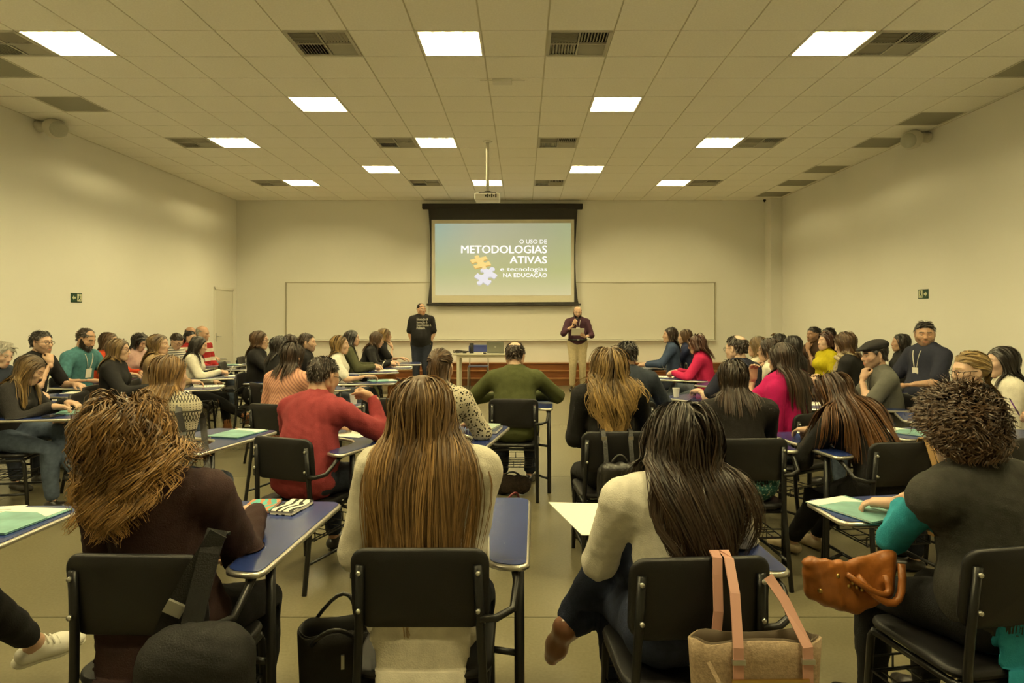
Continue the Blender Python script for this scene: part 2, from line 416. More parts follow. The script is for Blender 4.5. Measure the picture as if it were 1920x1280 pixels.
def nets(F, lo, h):
    I = F < 0; n = F.shape
    cs = [I[c[0]:n[0]-1+c[0], c[1]:n[1]-1+c[1], c[2]:n[2]-1+c[2]] for c in _CORN]
    cnt = sum(c.astype(np.int8) for c in cs); mask = (cnt > 0) & (cnt < 8)
    ids = np.argwhere(mask)
    if len(ids) == 0: return np.zeros((0, 3)), np.zeros((0, 4), int)
    idx = np.full(mask.shape, -1, np.int64); idx[mask] = np.arange(len(ids))
    vals = np.stack([F[ids[:, 0]+c[0], ids[:, 1]+c[1], ids[:, 2]+c[2]] for c in _CORN], 1)
    acc = np.zeros((len(ids), 3)); num = np.zeros(len(ids))
    for a, b in _EDG:
        va, vb = vals[:, a], vals[:, b]; x = (va < 0) != (vb < 0)
        t = np.where(x, va/np.where(x, va-vb, 1), 0)
        ca, cb = np.array(_CORN[a]), np.array(_CORN[b])
        acc += np.where(x[:, None], ca+(cb-ca)*t[:, None], 0); num += x
    v = lo+h*(ids+acc/num[:, None])
    fs = []
    for axn in range(3):
        o1, o2 = [(1, 2), (2, 0), (0, 1)][axn]
        s0 = [slice(None)]*3; s1 = [slice(None)]*3; s0[axn] = slice(0, n[axn]-1); s1[axn] = slice(1, n[axn])
        for o in (o1, o2): s0[o] = slice(1, n[o]-1); s1[o] = slice(1, n[o]-1)
        A, B = I[tuple(s0)], I[tuple(s1)]
        e = np.argwhere(A != B)
        if len(e) == 0: continue
        flip = ~A[e[:, 0], e[:, 1], e[:, 2]]
        base = e.copy(); base[:, o1] += 1; base[:, o2] += 1
        def cid(d1, d2):
            q = base.copy(); q[:, o1] += d1; q[:, o2] += d2; return idx[q[:, 0], q[:, 1], q[:, 2]]
        quad = np.stack([cid(-1, -1), cid(0, -1), cid(0, 0), cid(-1, 0)], 1)
        quad[flip] = quad[flip][:, ::-1]; fs.append(quad)
    return v, np.concatenate(fs)
def np_mesh(name, v, f, mats, mi=None, smooth=True):
    me = bpy.data.meshes.new(name); nf, k = f.shape
    me.vertices.add(len(v)); me.vertices.foreach_set('co', np.asarray(v, f32).ravel())
    me.loops.add(nf*k); me.loops.foreach_set('vertex_index', np.asarray(f, np.int32).ravel())
    me.polygons.add(nf); me.polygons.foreach_set('loop_start', np.arange(0, nf*k, k, dtype=np.int32))
    for m in mats: me.materials.append(m)
    if mi is not None: me.polygons.foreach_set('material_index', np.asarray(mi, np.int32))
    if smooth: me.polygons.foreach_set('use_smooth', np.ones(nf, bool))
    me.update(calc_edges=True); return me
def sdf_mesh(name, ps, h, mats, fold=0, seed=0):
    v, f = nets(*field_grid(ps, h, fold, seed)); return np_mesh(name, v, f, mats)
def joinvf(parts):
    vs, fs, ms, o = [], [], [], 0
    for v, f, m in parts: vs.append(v); fs.append(f+o); ms.append(np.full(len(f), m) if np.isscalar(m) else m); o += len(v)
    return np.concatenate(vs), np.concatenate(fs), np.concatenate(ms)
def rotm(ax, deg):
    a = math.radians(deg); c, s = math.cos(a), math.sin(a)
    return np.array({'x': [[1,0,0],[0,c,-s],[0,s,c]], 'y': [[c,0,s],[0,1,0],[-s,0,c]], 'z': [[c,-s,0],[s,c,0],[0,0,1]]}[ax])
def uvball(c, r, nu=10, nv=6):
    v = [(c[0]+r*math.sin(math.pi*j/nv)*math.cos(2*math.pi*i/nu), c[1]+r*math.cos(math.pi*j/nv), c[2]+r*math.sin(math.pi*j/nv)*math.sin(2*math.pi*i/nu)) for j in range(nv+1) for i in range(nu)]
    f = [(j*nu+i, (j+1)*nu+i, (j+1)*nu+(i+1) % nu, j*nu+(i+1) % nu) for j in range(nv) for i in range(nu)]
    return np.array(v), np.array(f)

# ------------------------------------------------------------------ head: skull, jaw, brow, nose, lips, ears, eyes (faces +Y)
_HEADS = {}
def head_prims(sex):
    m = sex == 'm'; jw = 1.08 if m else .95
    P = [ell((0, -.012, .032), (.0755, .097, .086), k=.02), ell((0, .028, -.032), (.059*jw, .064, .080), k=.045),
         cone((-.05*jw, .0, -.05), (-.02, .060, -.096), .024, .019, k=.03), cone((.05*jw, .0, -.05), (.02, .060, -.096), .024, .019, k=.03),
         ell((0, .070, -.099), (.021*jw, .018, .016), k=.025)]
    for s in (-1, 1):
        P += [ell((s*.043, .058, -.022), (.022, .022, .02), k=.03), cone((s*.012, .083, .024), (s*.046, .066, .022), .011 if m else .008, .009, k=.018)]
    P += [ell((0, .085, -.064), (.026, .014, .022), k=.022)]
    for s in (-1, 1): P.append(ell((s*.032, .094, .002), (.0165, .014, .0095), k=.012, neg=True))
    P += [cone((0, .086, .014), (0, .106, -.026), .0075, .0115 if m else .010, k=.014), ell((0, .103, -.033), (.017, .012, .0085), k=.010)]
    P += [cone((-.019, .0905, -.0625), (.019, .0905, -.0625), .0058, .0058, k=.006), cone((-.015, .0915, -.0725), (.015, .0915, -.0725), .0066, .0066, k=.006),
          cone((-.022, .102, -.0675), (.022, .102, -.0675), .0022, .0022, k=.004)]
    P[-1]['neg'] = True
    for s in (-1, 1):
        P += [ell((s*.079, -.006, -.006), (.008, .019, .031), rotm('z', s*18), k=.008), ell((s*.087, .0, -.002), (.006, .010, .018), rotm('z', s*18), k=.006, neg=True)]
    return P
def head_template(sex, h):
    key = (sex, h)
    if key in _HEADS: return _HEADS[key]
    v, f = nets(*field_grid(head_prims(sex), h))
    c = v[f].mean(1); mi = np.zeros(len(f), int)
    lips = (np.abs(c[:, 0]) < .021) & (c[:, 1] > .084) & (((c[:, 2]+.0675)/.0095)**2+(c[:, 0]/.021)**2 < 1); mi[lips] = 1
    bz = c[:, 2]-(.026-6*(np.abs(c[:, 0])-.03)**2); br = (np.abs(c[:, 0]) > .012) & (np.abs(c[:, 0]) < .05) & (np.abs(bz) < (.0048 if sex == 'm' else .0035)) & (c[:, 1] > .05); mi[br] = 4
    st = (c[:, 1] > .0) & (c[:, 2] < np.where(np.abs(c[:, 0]) < .03, -.047, -.05+.9*(.075-c[:, 1]))) & (mi == 0); mi[st] = 5
    parts = [(v, f, mi)]
    for s in (-1, 1):
        ev, ef = uvball((s*.032, .0748, .0005), .0126); parts.append((ev, ef, 2))
        ev, ef = uvball((s*.032, .0822, .0005), .0066, 8, 4); parts.append((ev, ef, 3))
        ev, ef = uvball((s*.032, .0748, .0035), .0139); ev2 = ev.copy(); ev[:, 2] = np.maximum(ev[:, 2], .0035); parts.append((ev, ef, 0)); ev2[:, 2] = np.minimum(ev2[:, 2], -.0045); parts.append((ev2, ef, 0))
    _HEADS[key] = joinvf(parts); return _HEADS[key]
SCALP_Y = [-.12, -.075, -.045, -.02, .02, .05, .075, .10]; SCALP_Z = [-.085, -.08, -.03, .010, .03, .058, .066, .072]
def scalp_mask(v, bald=0):
    m = v[:, 2] > np.interp(v[:, 1], SCALP_Y, SCALP_Z)
    m &= ~((np.abs(v[:, 0]) > .0745) & (v[:, 2] < .03) & (v[:, 1] > -.03))
    if bald == 1: m &= ~((v[:, 2] > .075) & (((v[:, 0])/.05)**2+((v[:, 1]+.045)/.05)**2 < 1))          # crown
    if bald == 2: m &= v[:, 2] < .048-.25*v[:, 1]                                                     # fringe only
    if bald == 3: m &= ~((v[:, 1] > .02) & (v[:, 2] > .07) & (np.abs(v[:, 0]) < .06))                  # high forehead
    return m

# ------------------------------------------------------------------ hand (wrist at origin, fingers +Y, palm -Z, thumb at -X for a right hand)
_HANDS = {}
def hand_template(kind, h):
    key = (kind, h)
    if key in _HANDS: return _HANDS[key]
    cur = {'flat': (10, 14, 10), 'rest': (22, 30, 22), 'grip': (55, 62, 40), 'fist': (78, 88, 55), 'pinch': (48, 46, 26)}[kind]
    P = [cone((0, -.035, 0), (0, .012, 0), .025, .024, (0, 0, 1), .75, k=.02)]
    for x, r in ((-.026, .0125), (-.009, .0125), (.009, .012), (.026, .0115)):
        P.append(cone((x*.6, .015, 0), (x, .078, .003), .0165, r, k=.02))
    for q, (x, L, r) in enumerate(((-.029, .070, .0088), (-.010, .079, .0092), (.010, .073, .0088), (.028, .057, .0078))):
        p = V3(x, .084, .003); ang = 0; sp = x*3.2*(1 if kind in ('flat', 'rest') else .25)
        for s_, (fr, c_) in enumerate(zip((.46, .31, .23), cur)):
            ang += c_*(1+.06*q if kind != 'pinch' else (1+.22*q))
            a = math.radians(ang); d = V3(math.sin(math.radians(sp*10))*math.cos(a), math.cos(a), -math.sin(a))
            e = p+d*L*fr; P.append(cone(p, e, r*(1-.08*s_), r*(.94-.10*s_), k=.005)); p = e
    tc = {'flat': 0, 'rest': .3, 'grip': .8, 'fist': 1, 'pinch': .85}[kind]
    p0 = V3(-.018, .02, -.006); p1 = V3(-.044+.012*tc, .048, -.012-.014*tc); p2 = V3(-.062+.034*tc, .074+.002*tc, -.014-.030*tc); p3 = V3(-.070+.058*tc, .098-.002*tc, -.016-.036*tc)
    P += [cone(p0, p1, .017, .0125, k=.02), cone(p1, p2, .0112, .0098, k=.006), cone(p2, p3, .0098, .008, k=.004)]
    _HANDS[key] = nets(*field_grid(P, h)); return _HANDS[key]

# ------------------------------------------------------------------ materials for people
def skin_mat(name, c):
    if name in MATS: return MATS[name]
    m = mat(name, c, .5, noise=.07, nscale=25, bump=.05, bscale=300)
    b = m.node_tree.nodes['Principled BSDF']; b.inputs['Subsurface Weight'].default_value = .12; b.inputs['Subsurface Radius'].default_value = (.012, .005, .003)
    return m
SKINS = [(.56, .36, .25), (.47, .28, .18), (.34, .19, .11), (.62, .42, .31)]
M_EYEW = mat('eye_white', (.75, .72, .66), .2); M_IRIS = mat('eye_iris', (.035, .02, .012), .15)
def hair_mat(name, root, tip=None, var=.35, rough=.42):
    if name in MATS: return MATS[name]
    m, nt, b = _mat(name); at = nt.nodes.new('ShaderNodeAttribute'); at.attribute_name = 'strand'
    sp = nt.nodes.new('ShaderNodeSeparateColor'); nt.links.new(at.outputs['Color'], sp.inputs[0])
    mx = nt.nodes.new('ShaderNodeMix'); mx.data_type = 'RGBA'; tip = tip or root
    mx.inputs[6].default_value = (*root, 1); mx.inputs[7].default_value = (*tip, 1)
    fac = math_node(nt, 'ADD', math_node(nt, 'MULTIPLY', sp.outputs[1], .75), math_node(nt, 'MULTIPLY', math_node(nt, 'SUBTRACT', sp.outputs[2], .5), 1.1)); 
    n = nt.nodes.new('ShaderNodeClamp'); nt.links.new(fac, n.inputs[0]); nt.links.new(n.outputs[0], mx.inputs[0])
    br = math_node(nt, 'MULTIPLY_ADD', sp.outputs[0], 2*var, 1-var)
    m2 = nt.nodes.new('ShaderNodeMix'); m2.data_type = 'RGBA'; m2.blend_type = 'MULTIPLY'; m2.inputs[0].default_value = 1
    nt.links.new(mx.outputs[2], m2.inputs[6]); nt.links.new(br, m2.inputs[7]); nt.links.new(m2.outputs[2], b.inputs['Base Color'])
    b.inputs['Roughness'].default_value = rough; b.inputs['Specular IOR Level'].default_value = .4
    MATS[name] = m; return m
HAIRC = {'black': ((.012, .009, .007), (.02, .013, .009)), 'dark': ((.02, .012, .007), (.045, .024, .012)), 'brown': ((.05, .027, .012), (.10, .052, .02)),
         'auburn': ((.085, .043, .013), (.34, .185, .052)), 'straight': ((.10, .056, .022), (.40, .235, .09)), 'blonde': ((.09, .055, .022), (.46, .29, .10)), 'highlight': ((.03, .014, .006), (.16, .065, .016)),
         'lightblonde': ((.24, .16, .065), (.48, .34, .14)), 'grey': ((.28, .26, .22), (.42, .40, .36)), 'dyed': ((.05, .018, .010), (.08, .03, .015)), 'darkbrown': ((.035, .018, .008), (.08, .042, .017)), 'mixed': ((.055, .032, .014), (.30, .19, .07))}
def fabric(name, c, rough=.85, noise=.10, nscale=30, bump=.25, bscale=220): return mat(name, c, rough, spec=.2, noise=noise, nscale=nscale, bump=bump, bscale=bscale, sheen=.0)

# ------------------------------------------------------------------ hair: strands grown from the scalp, falling over the figure
HAIRSTY = {  # length, layer thickness, wave amp, wave freq, clump, gravity, lift
 'long':   dict(L=.46, th=.012, amp=.004, fr=9, cl=.7, g=1.25, lift=.06), 'longwavy': dict(L=.44, th=.018, amp=.011, fr=26, cl=.85, g=1.15, lift=.10),
 'medium': dict(L=.30, th=.014, amp=.006, fr=14, cl=.6, g=1.1, lift=.10), 'bob': dict(L=.20, th=.017, amp=.004, fr=12, cl=.5, g=1.0, lift=.15),
 'wavybob': dict(L=.235, th=.045, amp=.018, fr=55, cl=.75, g=1.0, lift=.30), 'curly': dict(L=.068, th=.03, amp=.0095, fr=165, cl=.55, g=.30, lift=1.3),
 'short':  dict(L=.042, th=.009, amp=.001, fr=10, cl=.2, g=.2, lift=.25), 'shortthick': dict(L=.055, th=.016, amp=.003, fr=30, cl=.5, g=.2, lift=.45),
 'buzz':   dict(L=.014, th=.004, amp=0, fr=10, cl=0, g=.1, lift=.5), 'tied': dict(L=.34, th=.013, amp=.006, fr=16, cl=.5, g=1.0, lift=.05), 'pony': dict(L=.36, th=.012, amp=.006, fr=14, cl=.6, g=1.0, lift=.05), 'bun': dict(L=.20, th=.012, amp=.003, fr=12, cl=.5, g=.9, lift=.05)}
def grow_hair(spec, HC, HR, body, lod, rng, tmplv, tmplf, hs=1.0, dist=4.0):
    st = dict(HAIRSTY[spec['style']]); st.update({k: v for k, v in spec.items() if k in st}); style = spec['style']
    N, W, K = (spec.get('n', 3400), .0040, 13) if dist < 3 else (int(930*(4.1/dist)**1.3), .0060*(dist/4.1)**.8, 12 if dist < 5 else 9 if dist < 8 else 8)
    if style in ('short', 'buzz', 'shortthick'): K = 4; N = int(N*.8)
    c = tmplv[tmplf].mean(1); e1 = tmplv[tmplf[:, 1]]-tmplv[tmplf[:, 0]]; e2 = tmplv[tmplf[:, 3]]-tmplv[tmplf[:, 0]]
    nr = np.cross(e1, e2); ar = np.linalg.norm(nr, axis=1); nr = nr/(ar[:, None]+1e-12)
    ms = scalp_mask(c, spec.get('bald', 0)) & (np.abs(c[:, 0]) < .09)
    ids = np.argwhere(ms)[:, 0]; pick = rng.choice(ids, N, p=ar[ids]/ar[ids].sum())
    r0 = c[pick]+rng.normal(0, .0022, (N, 3)); n0 = nr[pick]
    part = spec.get('part', 0.0); sg = np.sign(r0[:, 0]-part+rng.normal(0, .003, N))
    # comb direction on the scalp (head frame)
    fr_ = np.clip((r0[:, 1]+.02)/.1, 0, 1)
    if style in ('short', 'buzz', 'shortthick'):
        comb = np.stack([sg*.45+r0[:, 0]*4, np.where(r0[:, 1] > .0, -.12+.5*rng.random(N), -.3), np.where((r0[:, 1] < -.02) | (np.abs(r0[:, 0]) > .05), -1, -.05)], 1)
    elif style in ('tied', 'pony', 'bun'):
        tie = np.array(spec.get('tie', (0, -.115, .02))); comb = tie-r0
    elif style == 'curly': comb = n0.copy()
    else: comb = np.stack([sg*(.12+1.1*fr_)+r0[:, 0]*3, -.35-.7*fr_, -.6-.5*(1-fr_)], 1)
    comb = comb/np.linalg.norm(comb, axis=1)[:, None]; comb = comb-n0*np.sum(comb*n0, 1)[:, None]*(0 if style == 'curly' else .9)
    d = comb+n0*st['lift']; d /= np.linalg.norm(d, axis=1)[:, None]
    p = (r0@HR.T)*hs+HC; d = d@HR.T; nW = n0@HR.T; combW = comb@HR.T
    guard = [ell((0, .080, -.055), (.052, .058, .105), k=.01)]
    hp = [ell((0, -.012, .032), (.0755, .097, .086), k=.02), ell((0, .022, -.032), (.064, .064, .080), k=.03)]
    if style in ('tied', 'pony', 'bun', 'curly', 'short', 'shortthick', 'buzz'): guard = []
    loc = [dict(q, c=HC+hs*(HR@q['c']), R=HR@q['R'], r=q['r']*hs) for q in hp+guard]
    coll = loc+body
    lay = (.004+st['th']*rng.random(N)**1.3)
    length = st['L']*(.80+.28*rng.random(N))*np.where(rng.random(N) < .2, .72, 1)
    if spec.get('front_short'): length = np.where(r0[:, 1] > .03, length*spec['front_short'], length)
    tieW = None
    if style in ('tied', 'pony', 'bun'): tieW = hs*(HR@(np.array(spec.get('tie', (0, -.115, .02)))))+HC; gone = np.zeros(N, bool)
    if style == 'tied': gone = (r0[:, 2] < .03)                                       # only the top section is tied
    pts = [p.copy()]; nrms = [nW.copy()]; seg = length/(K-1)
    dwn = np.array([0, 0, -1.0]); stray = rng.normal(0, .35, (N, 3))
    back = HR@np.array([0, -1.0, 0])
    for k in range(1, K):
        t = k/(K-1)
        g = st['g']*min(1, .25+1.4*t)
        if tieW is not None:
            to = tieW-p; dist = np.linalg.norm(to, axis=1); gone = gone | (dist < .028)
            dt = np.where(gone[:, None], dwn+.25*back*(1-t), to/(dist[:, None]+1e-6)*1.6)
            d = d*.35+dt
        else:
            if spec.get('gather') and t > .3: d[:, 0] -= spec['gather']*(p[:, 0]-HC[0]-spec.get('gx', 0))*np.clip((t-.3)*3, 0, 1)
            d = d+dwn*g*.55+combW*(.35 if t < .35 else .02)+stray*.02
        d /= np.linalg.norm(d, axis=1)[:, None]
        p = p+d*seg[:, None]
        F = field_pts(coll, p); e = .004
        G = np.stack([field_pts(coll, p+np.eye(3)[i]*e)-F for i in range(3)], 1)/e; G /= (np.linalg.norm(G, axis=1)[:, None]+1e-6)
        G[:, 0] *= np.where(p[:, 2] < HC[2]-.085*hs, .3, 1)
        pull = .5 if style in ('long', 'medium', 'bob', 'tied', 'pony', 'bun', 'short', 'buzz') else .3
        if style == 'curly': pull = 0
        push = lay-F; near = (F < .10)
        p = p+G*np.where(push > 0, push, np.where(near, push*pull, 0))[:, None]
        pd_ = p-pts[-1]; d = pd_/(np.linalg.norm(pd_, axis=1)[:, None]+1e-6)
        if style not in ('curly',): p = pts[-1]+d*np.minimum(np.linalg.norm(pd_, axis=1), seg*1.6)[:, None]
        pts.append(p.copy()); nrms.append(G.copy())
    A = np.stack(pts, 1); NN = np.stack(nrms, 1); ts = np.linspace(0, 1, K)
    nc = max(24, N//spec.get('ncl', 26 if lod < 2 else 14)); gi = rng.choice(N, nc, replace=False)
    near = np.argmin(((A[:, None, K//2, :]-A[None, gi, K//2, :])**2).sum(2), 1) if N*nc < 9e5 else rng.integers(0, nc, N)
    gA = A[gi][near]; cl = (st['cl']*(.5+.5*rng.random(N)))[:, None, None]*(ts**.8)[None, :, None]
    if style != 'curly': cl = np.clip(cl*.75, 0, .93); A = A*(1-cl)+gA*cl
    if style == 'curly' or st['amp'] > 0:
        ph = rng.random(nc)[near]*6.28+rng.normal(0, .35, N); frq = st['fr']*(.8+.4*rng.random(nc)[near])
        T_ = np.gradient(A, axis=1); T_ /= np.linalg.norm(T_, axis=2)[:, :, None]+1e-6
        S_ = np.cross(T_, NN); S_ /= np.linalg.norm(S_, axis=2)[:, :, None]+1e-6
        s_ = ts[None, :]*length[:, None]*frq[:, None]+ph[:, None]; env = np.minimum(1, ts*2.2)[None, :]*st['amp']*(.6+.8*rng.random(N))[:, None]
        A = A+S_*(np.sin(s_)*env)[:, :, None]+NN*((np.cos(s_ if style in ('curly', 'wavybob') else s_*.7)*.7+.35)*env)[:, :, None]
    T_ = np.gradient(A, axis=1); T_ /= np.linalg.norm(T_, axis=2)[:, :, None]+1e-6
    S_ = np.cross(T_, NN); S_ /= np.linalg.norm(S_, axis=2)[:, :, None]+1e-6
    tw = rng.normal(0, .35, N)[:, None, None]; S_ = S_*np.cos(tw)+NN*np.sin(tw)
    wd = (W*spec.get('w', 1)*(.7+.6*rng.random(N)))[:, None]*np.clip(1.15-ts**2*.85, .2, 1)[None, :]
    Lf = A-S_*wd[:, :, None]/2; Rt = A+S_*wd[:, :, None]/2
    v = np.stack([Lf, Rt], 2).reshape(-1, 3)
    b = (np.arange(N)[:, None]*K+np.arange(K-1)[None, :]).ravel()*2
    f = np.stack([b, b+1, b+3, b+2], 1)
    colr = np.zeros((N, K, 2, 4), f32); colr[..., 0] = (rng.random(N)*.6+.4*rng.random(nc)[near])[:, None, None]; colr[..., 1] = ts[None, :, None]; colr[..., 2] = (.35*rng.random(N)+.65*rng.random(nc)[near])[:, None, None]; colr[..., 3] = 1
    # scalp cap below the strands
    cm = scalp_mask(c, spec.get('bald', 0)); cf = tmplf[cm]; u, inv = np.unique(cf, return_inverse=True)
    vn = np.zeros_like(tmplv); 
    for q in range(4): np.add.at(vn, tmplf[:, q], nr)
    vn /= np.linalg.norm(vn, axis=1)[:, None]+1e-9
    cv = ((tmplv[u]+vn[u]*.0035)@HR.T)*hs+HC
    V = np.concatenate([v, cv]); Fq = np.concatenate([f, inv.reshape(-1, 4)+len(v)])
    cc = np.zeros((len(cv), 4), f32); cc[:, 0] = .35; cc[:, 1] = .1; cc[:, 2] = .4; cc[:, 3] = 1
    return V, Fq, np.concatenate([colr.reshape(-1, 4), cc])
# ------------------------------------------------------------------ one person
def ik(a, tgt, l1, l2, pole):
    a = np.asarray(a, float); tgt = np.asarray(tgt, float); v = tgt-a; D = np.linalg.norm(v); u = v/(D+1e-9)
    D = min(max(D, abs(l1-l2)+.02), l1+l2-.004); e = a+u*D
    x = (l1*l1-l2*l2+D*D)/(2*D); hgt = math.sqrt(max(l1*l1-x*x, 0)); po = np.asarray(pole, float); po = po-u*(po@u); po = nrm(po)
    return a+u*x+po*hgt, e
def dirv(pitch, roll): p, r = math.radians(pitch), math.radians(roll); return nrm(V3(math.sin(r), math.sin(p), math.cos(p)*math.cos(r)))
NPEOPLE = [0]
PEOPLE = {}
def person(key, label, hx, hy, Y, face=0, sex='f', bulk=1.0, lean=8, roll=0, twist=0, head=(0, 0, 0), arms=('lap', 'lap'), legs='sit', top=None, bottom=None,
           shoes=None, hair=None, skin=0, lod=None, stand=False, glasses=False, beard=None, lanyard=False, collar=None, extra_top=(), hip=None, chest=0.0, sc=None, xoff=0.0, neckf=0.02, group='seated audience', wear='sweater', legwear='trousers', footwear='shoe', shh=None, hz=None, slope=0.0, hdx=0.0):
    NPEOPLE[0] += 1; rng = np.random.default_rng(100+NPEOPLE[0]); m = sex == 'm'
    lod = lod if lod is not None else (0 if Y < 3 else 1 if Y < 4.9 else 2)
    h = float(np.clip(.0036*Y, .0115, .023)); hh = (.0048, .0058, .0070)[lod] if Y < 6.2 else (.0064 if lod < 2 else .0070); hd = (.0048, .0056, .0064)[lod] if Y < 6 else .0064
    s = sc or (1.02 if m else .955); hs = (.985 if m else .93)*(1 if sc is None else sc)
    hipz = hz if hz is not None else (.578 if not stand else .93*s)
    hairup = {'curly': .035, 'wavybob': .03, 'buzz': .004}.get((hair or {}).get('style'), .014)
    ztop = CH-(hy-VY)*Y/FPX-hairup
    def spine(q):
        P0 = V3(0, 0, hipz); P1 = P0+.205*s*q*dirv(lean*.55, roll*.6); P2 = P1+.262*s*q*dirv(lean*1.1, roll)
        P3 = P2+.060*s*dirv(lean*1.3, roll*.8); HC = P3+(.126*s)*dirv(lean*.7+head[1]*-.35, roll*.4+head[2]*.3)+V3(hdx, neckf, 0)
        return P0, P1, P2, P3, HC
    q = 1.0
    for _ in range(3):
        z = spine(q)[4][2]+.116*hs; z0 = hipz; q = float(np.clip(q*(ztop-z0)/(z-z0), .84, 1.14))
    P0, P1, P2, P3, HC = spine(q)
    HR = rotm('z', head[0])@rotm('x', head[1])@rotm('y', head[2])
    Rt = rotm('z', twist); rx = Rt@V3(1, 0, 0); fy = Rt@V3(0, 1, 0); up2 = nrm(P2-P1); fy = nrm(fy-up2*(fy@up2)); rx = np.cross(fy, up2)
    shw = shh or (.178*s if m else .160*s); shw *= (1+.35*(bulk-1))
    b = bulk
    J = {}
    for sd, nm in ((-1, 'L'), (1, 'R')):
        J['sh'+nm] = P2+rx*sd*shw-up2*(.012+slope)
        spec_a = arms[0 if sd < 0 else 1]
        chin = HC+HR@(V3(0, .095, -.125)*hs)
        A = dict(desk=dict(w=(.13, .39, .815), f=(-.35, .9, -.12), n=(0, 0, -1), k='rest'), write=dict(w=(.15, .38, .815), f=(-.5, .8, -.2), n=(-.6, 0, -.8), k='pinch'),
                 lap=dict(w=(.09, .27, .675), f=(-.45, .85, -.2), n=(0, 0, -1), k='rest'), knee=dict(w=(.11, .36, .645), f=(-.2, .95, -.25), n=(0, .2, -1), k='rest'),
                 phone=dict(w=(.09, .33, .83), f=(-.35, .75, .45), n=(-.7, -.45, .5), k='grip'), side=dict(w=(.26, .08, .62), f=(0, .5, -.8), n=(-1, 0, 0), k='rest'),
                 deskout=dict(w=(.20, .37, .815), f=(-.55, .8, -.1), n=(0, 0, -1), k='rest'), fold=dict(w=(-.08, .25, .80), f=(-.95, .1, .1), n=(0, -1, 0), k='grip'),
                 pocket=dict(w=(.165, .065, .90*s), f=(-.25, .35, -.9), n=(-1, 0, 0), k=None))
        if spec_a == 'chin': a_ = dict(w=None, f=(-.25, -.15, 1), n=(-.35, -1, 0), k='fist')
        elif spec_a == 'mouth': a_ = dict(w=None, f=(-.35, -.35, 1), n=(-.2, -1, -.2), k='grip')
        else: a_ = dict(A[spec_a]) if isinstance(spec_a, str) else dict(spec_a)
        mir = V3(sd, 1, 1)
        if a_.get('w') is None:
            ff = nrm(np.array(a_['f'])*mir); wv = chin+HR@V3(sd*.01, .012, -.015)-ff*.085
        else: wv = np.array(a_['w'], float)*(mir if not a_.get('abs') else 1)
        fv = np.array(a_['f'], float)*mir; nv = np.array(a_['n'], float)*mir
        pole = np.array(a_.get('p', (.62, -.4, -.6) if spec_a in ('desk', 'write', 'deskout') else (.55, -.35, -1) if spec_a not in ('chin', 'mouth') else (.45, .35, -1)), float)*mir
        el, wr = ik(J['sh'+nm], wv, .285*s, .250*s, pole)
        if 'e' in a_: el = np.array(a_['e'])*mir; wr = wv
        J['el'+nm] = el; J['wr'+nm] = wr; J['hand'+nm] = (nrm(fv), nrm(nv), a_['k'])
        # legs
        hj = P0+V3(sd*.083*s*(1+.3*(b-1)), 0, -.005); J['hip'+nm] = hj
        lg = legs if not isinstance(legs, dict) else None
        other = {'R': 'cross_r', 'L': 'cross_l'}[nm]
        if stand: kn, an, fd = None, V3(sd*.105, 0, .085), V3(sd*.2, 1, 0)
        elif lg == other: an, fd = V3(-sd*.14, .60*s, .30), nrm(V3(-sd*.25, .9, -.1))
        elif lg == 'fwd': an, fd = V3(sd*.10, .62*s, .085), V3(sd*.15, 1, .0)
        elif lg == 'back': an, fd = V3(sd*.10, .20*s, .095), V3(sd*.05, 1, -.15)
        elif lg == 'stretch': an, fd = V3(sd*.09, .74*s, .085), V3(0, 1, .2)
        elif isinstance(legs, dict) and nm in legs: an, fd = np.array(legs[nm][0], float), nrm(legs[nm][1])
        else: an, fd = V3(sd*.12, .43*s, .085), V3(sd*.18, 1, 0)
        pl = (0, 1, .02) if stand else ((sd*.12, .55, 1) if lg != other else (sd*.3, .3, 1))
        if isinstance(legs, dict) and nm in legs and len(legs[nm]) > 2: pl = legs[nm][2]
        kn, an = ik(hj, an, (.425*s), (.405*s if not stand else .43*s), pl)
        J['kn'+nm] = kn; J['an'+nm] = an; J['fd'+nm] = nrm(fd)
    F0 = V3(0, 1, 0)
    fem = not m
    pelvis = [cone(P0+V3(-.075*s, -.01, .0), P0+V3(.075*s, -.01, .0), .100*s*b, .100*s*b, k=.05)] if not stand else [cone(P0+V3(-.06*s, -.005, .0), P0+V3(.06*s, -.005, .0), .115*s*b, .115*s*b, (0, 1, 0), .9, k=.05)]
    torso = [cone(P0+V3(0, .0, .015), P1, (.128 if fem else .136)*s*b, (.116 if fem else .136)*s*b, F0, .80, k=.06),
             cone(P1, P2-up2*.07, (.116 if fem else .138)*s*b, (.140 if fem else .160)*s*(.6+.4*b), fy, .70, k=.06),
             cone(J['shL']*.92+P2*.08, J['shR']*.92+P2*.08, .053*s, .053*s, k=.07), cone(P2-up2*.06-fy*.01, P3-fy*.008-up2*.022, .098*s, .058*s, fy, .85, k=.05)]
    for nm in 'LR': torso.append(cone(P3-up2*.03, J['sh'+nm]*.75+P2*.25+up2*.008, .046*s, .046*s, k=.04))
    if fem:
        for sd in (-1, 1): torso.append(ell(P1*.42+P2*.58+rx*sd*.066*s+fy*(.085+chest)*s*b, V3(.062, .055, .062)*s*(.8+.2*b), k=.05))
    elif b > 1.1: torso.append(ell(P0*.45+P1*.55+V3(0, .06, 0), V3(.135, .10, .13)*s*b, k=.07))
    uparm, fore, thigh, shin, feet = [], [], [], [], []
    ab = .8+.2*b if fem else .75+.3*b
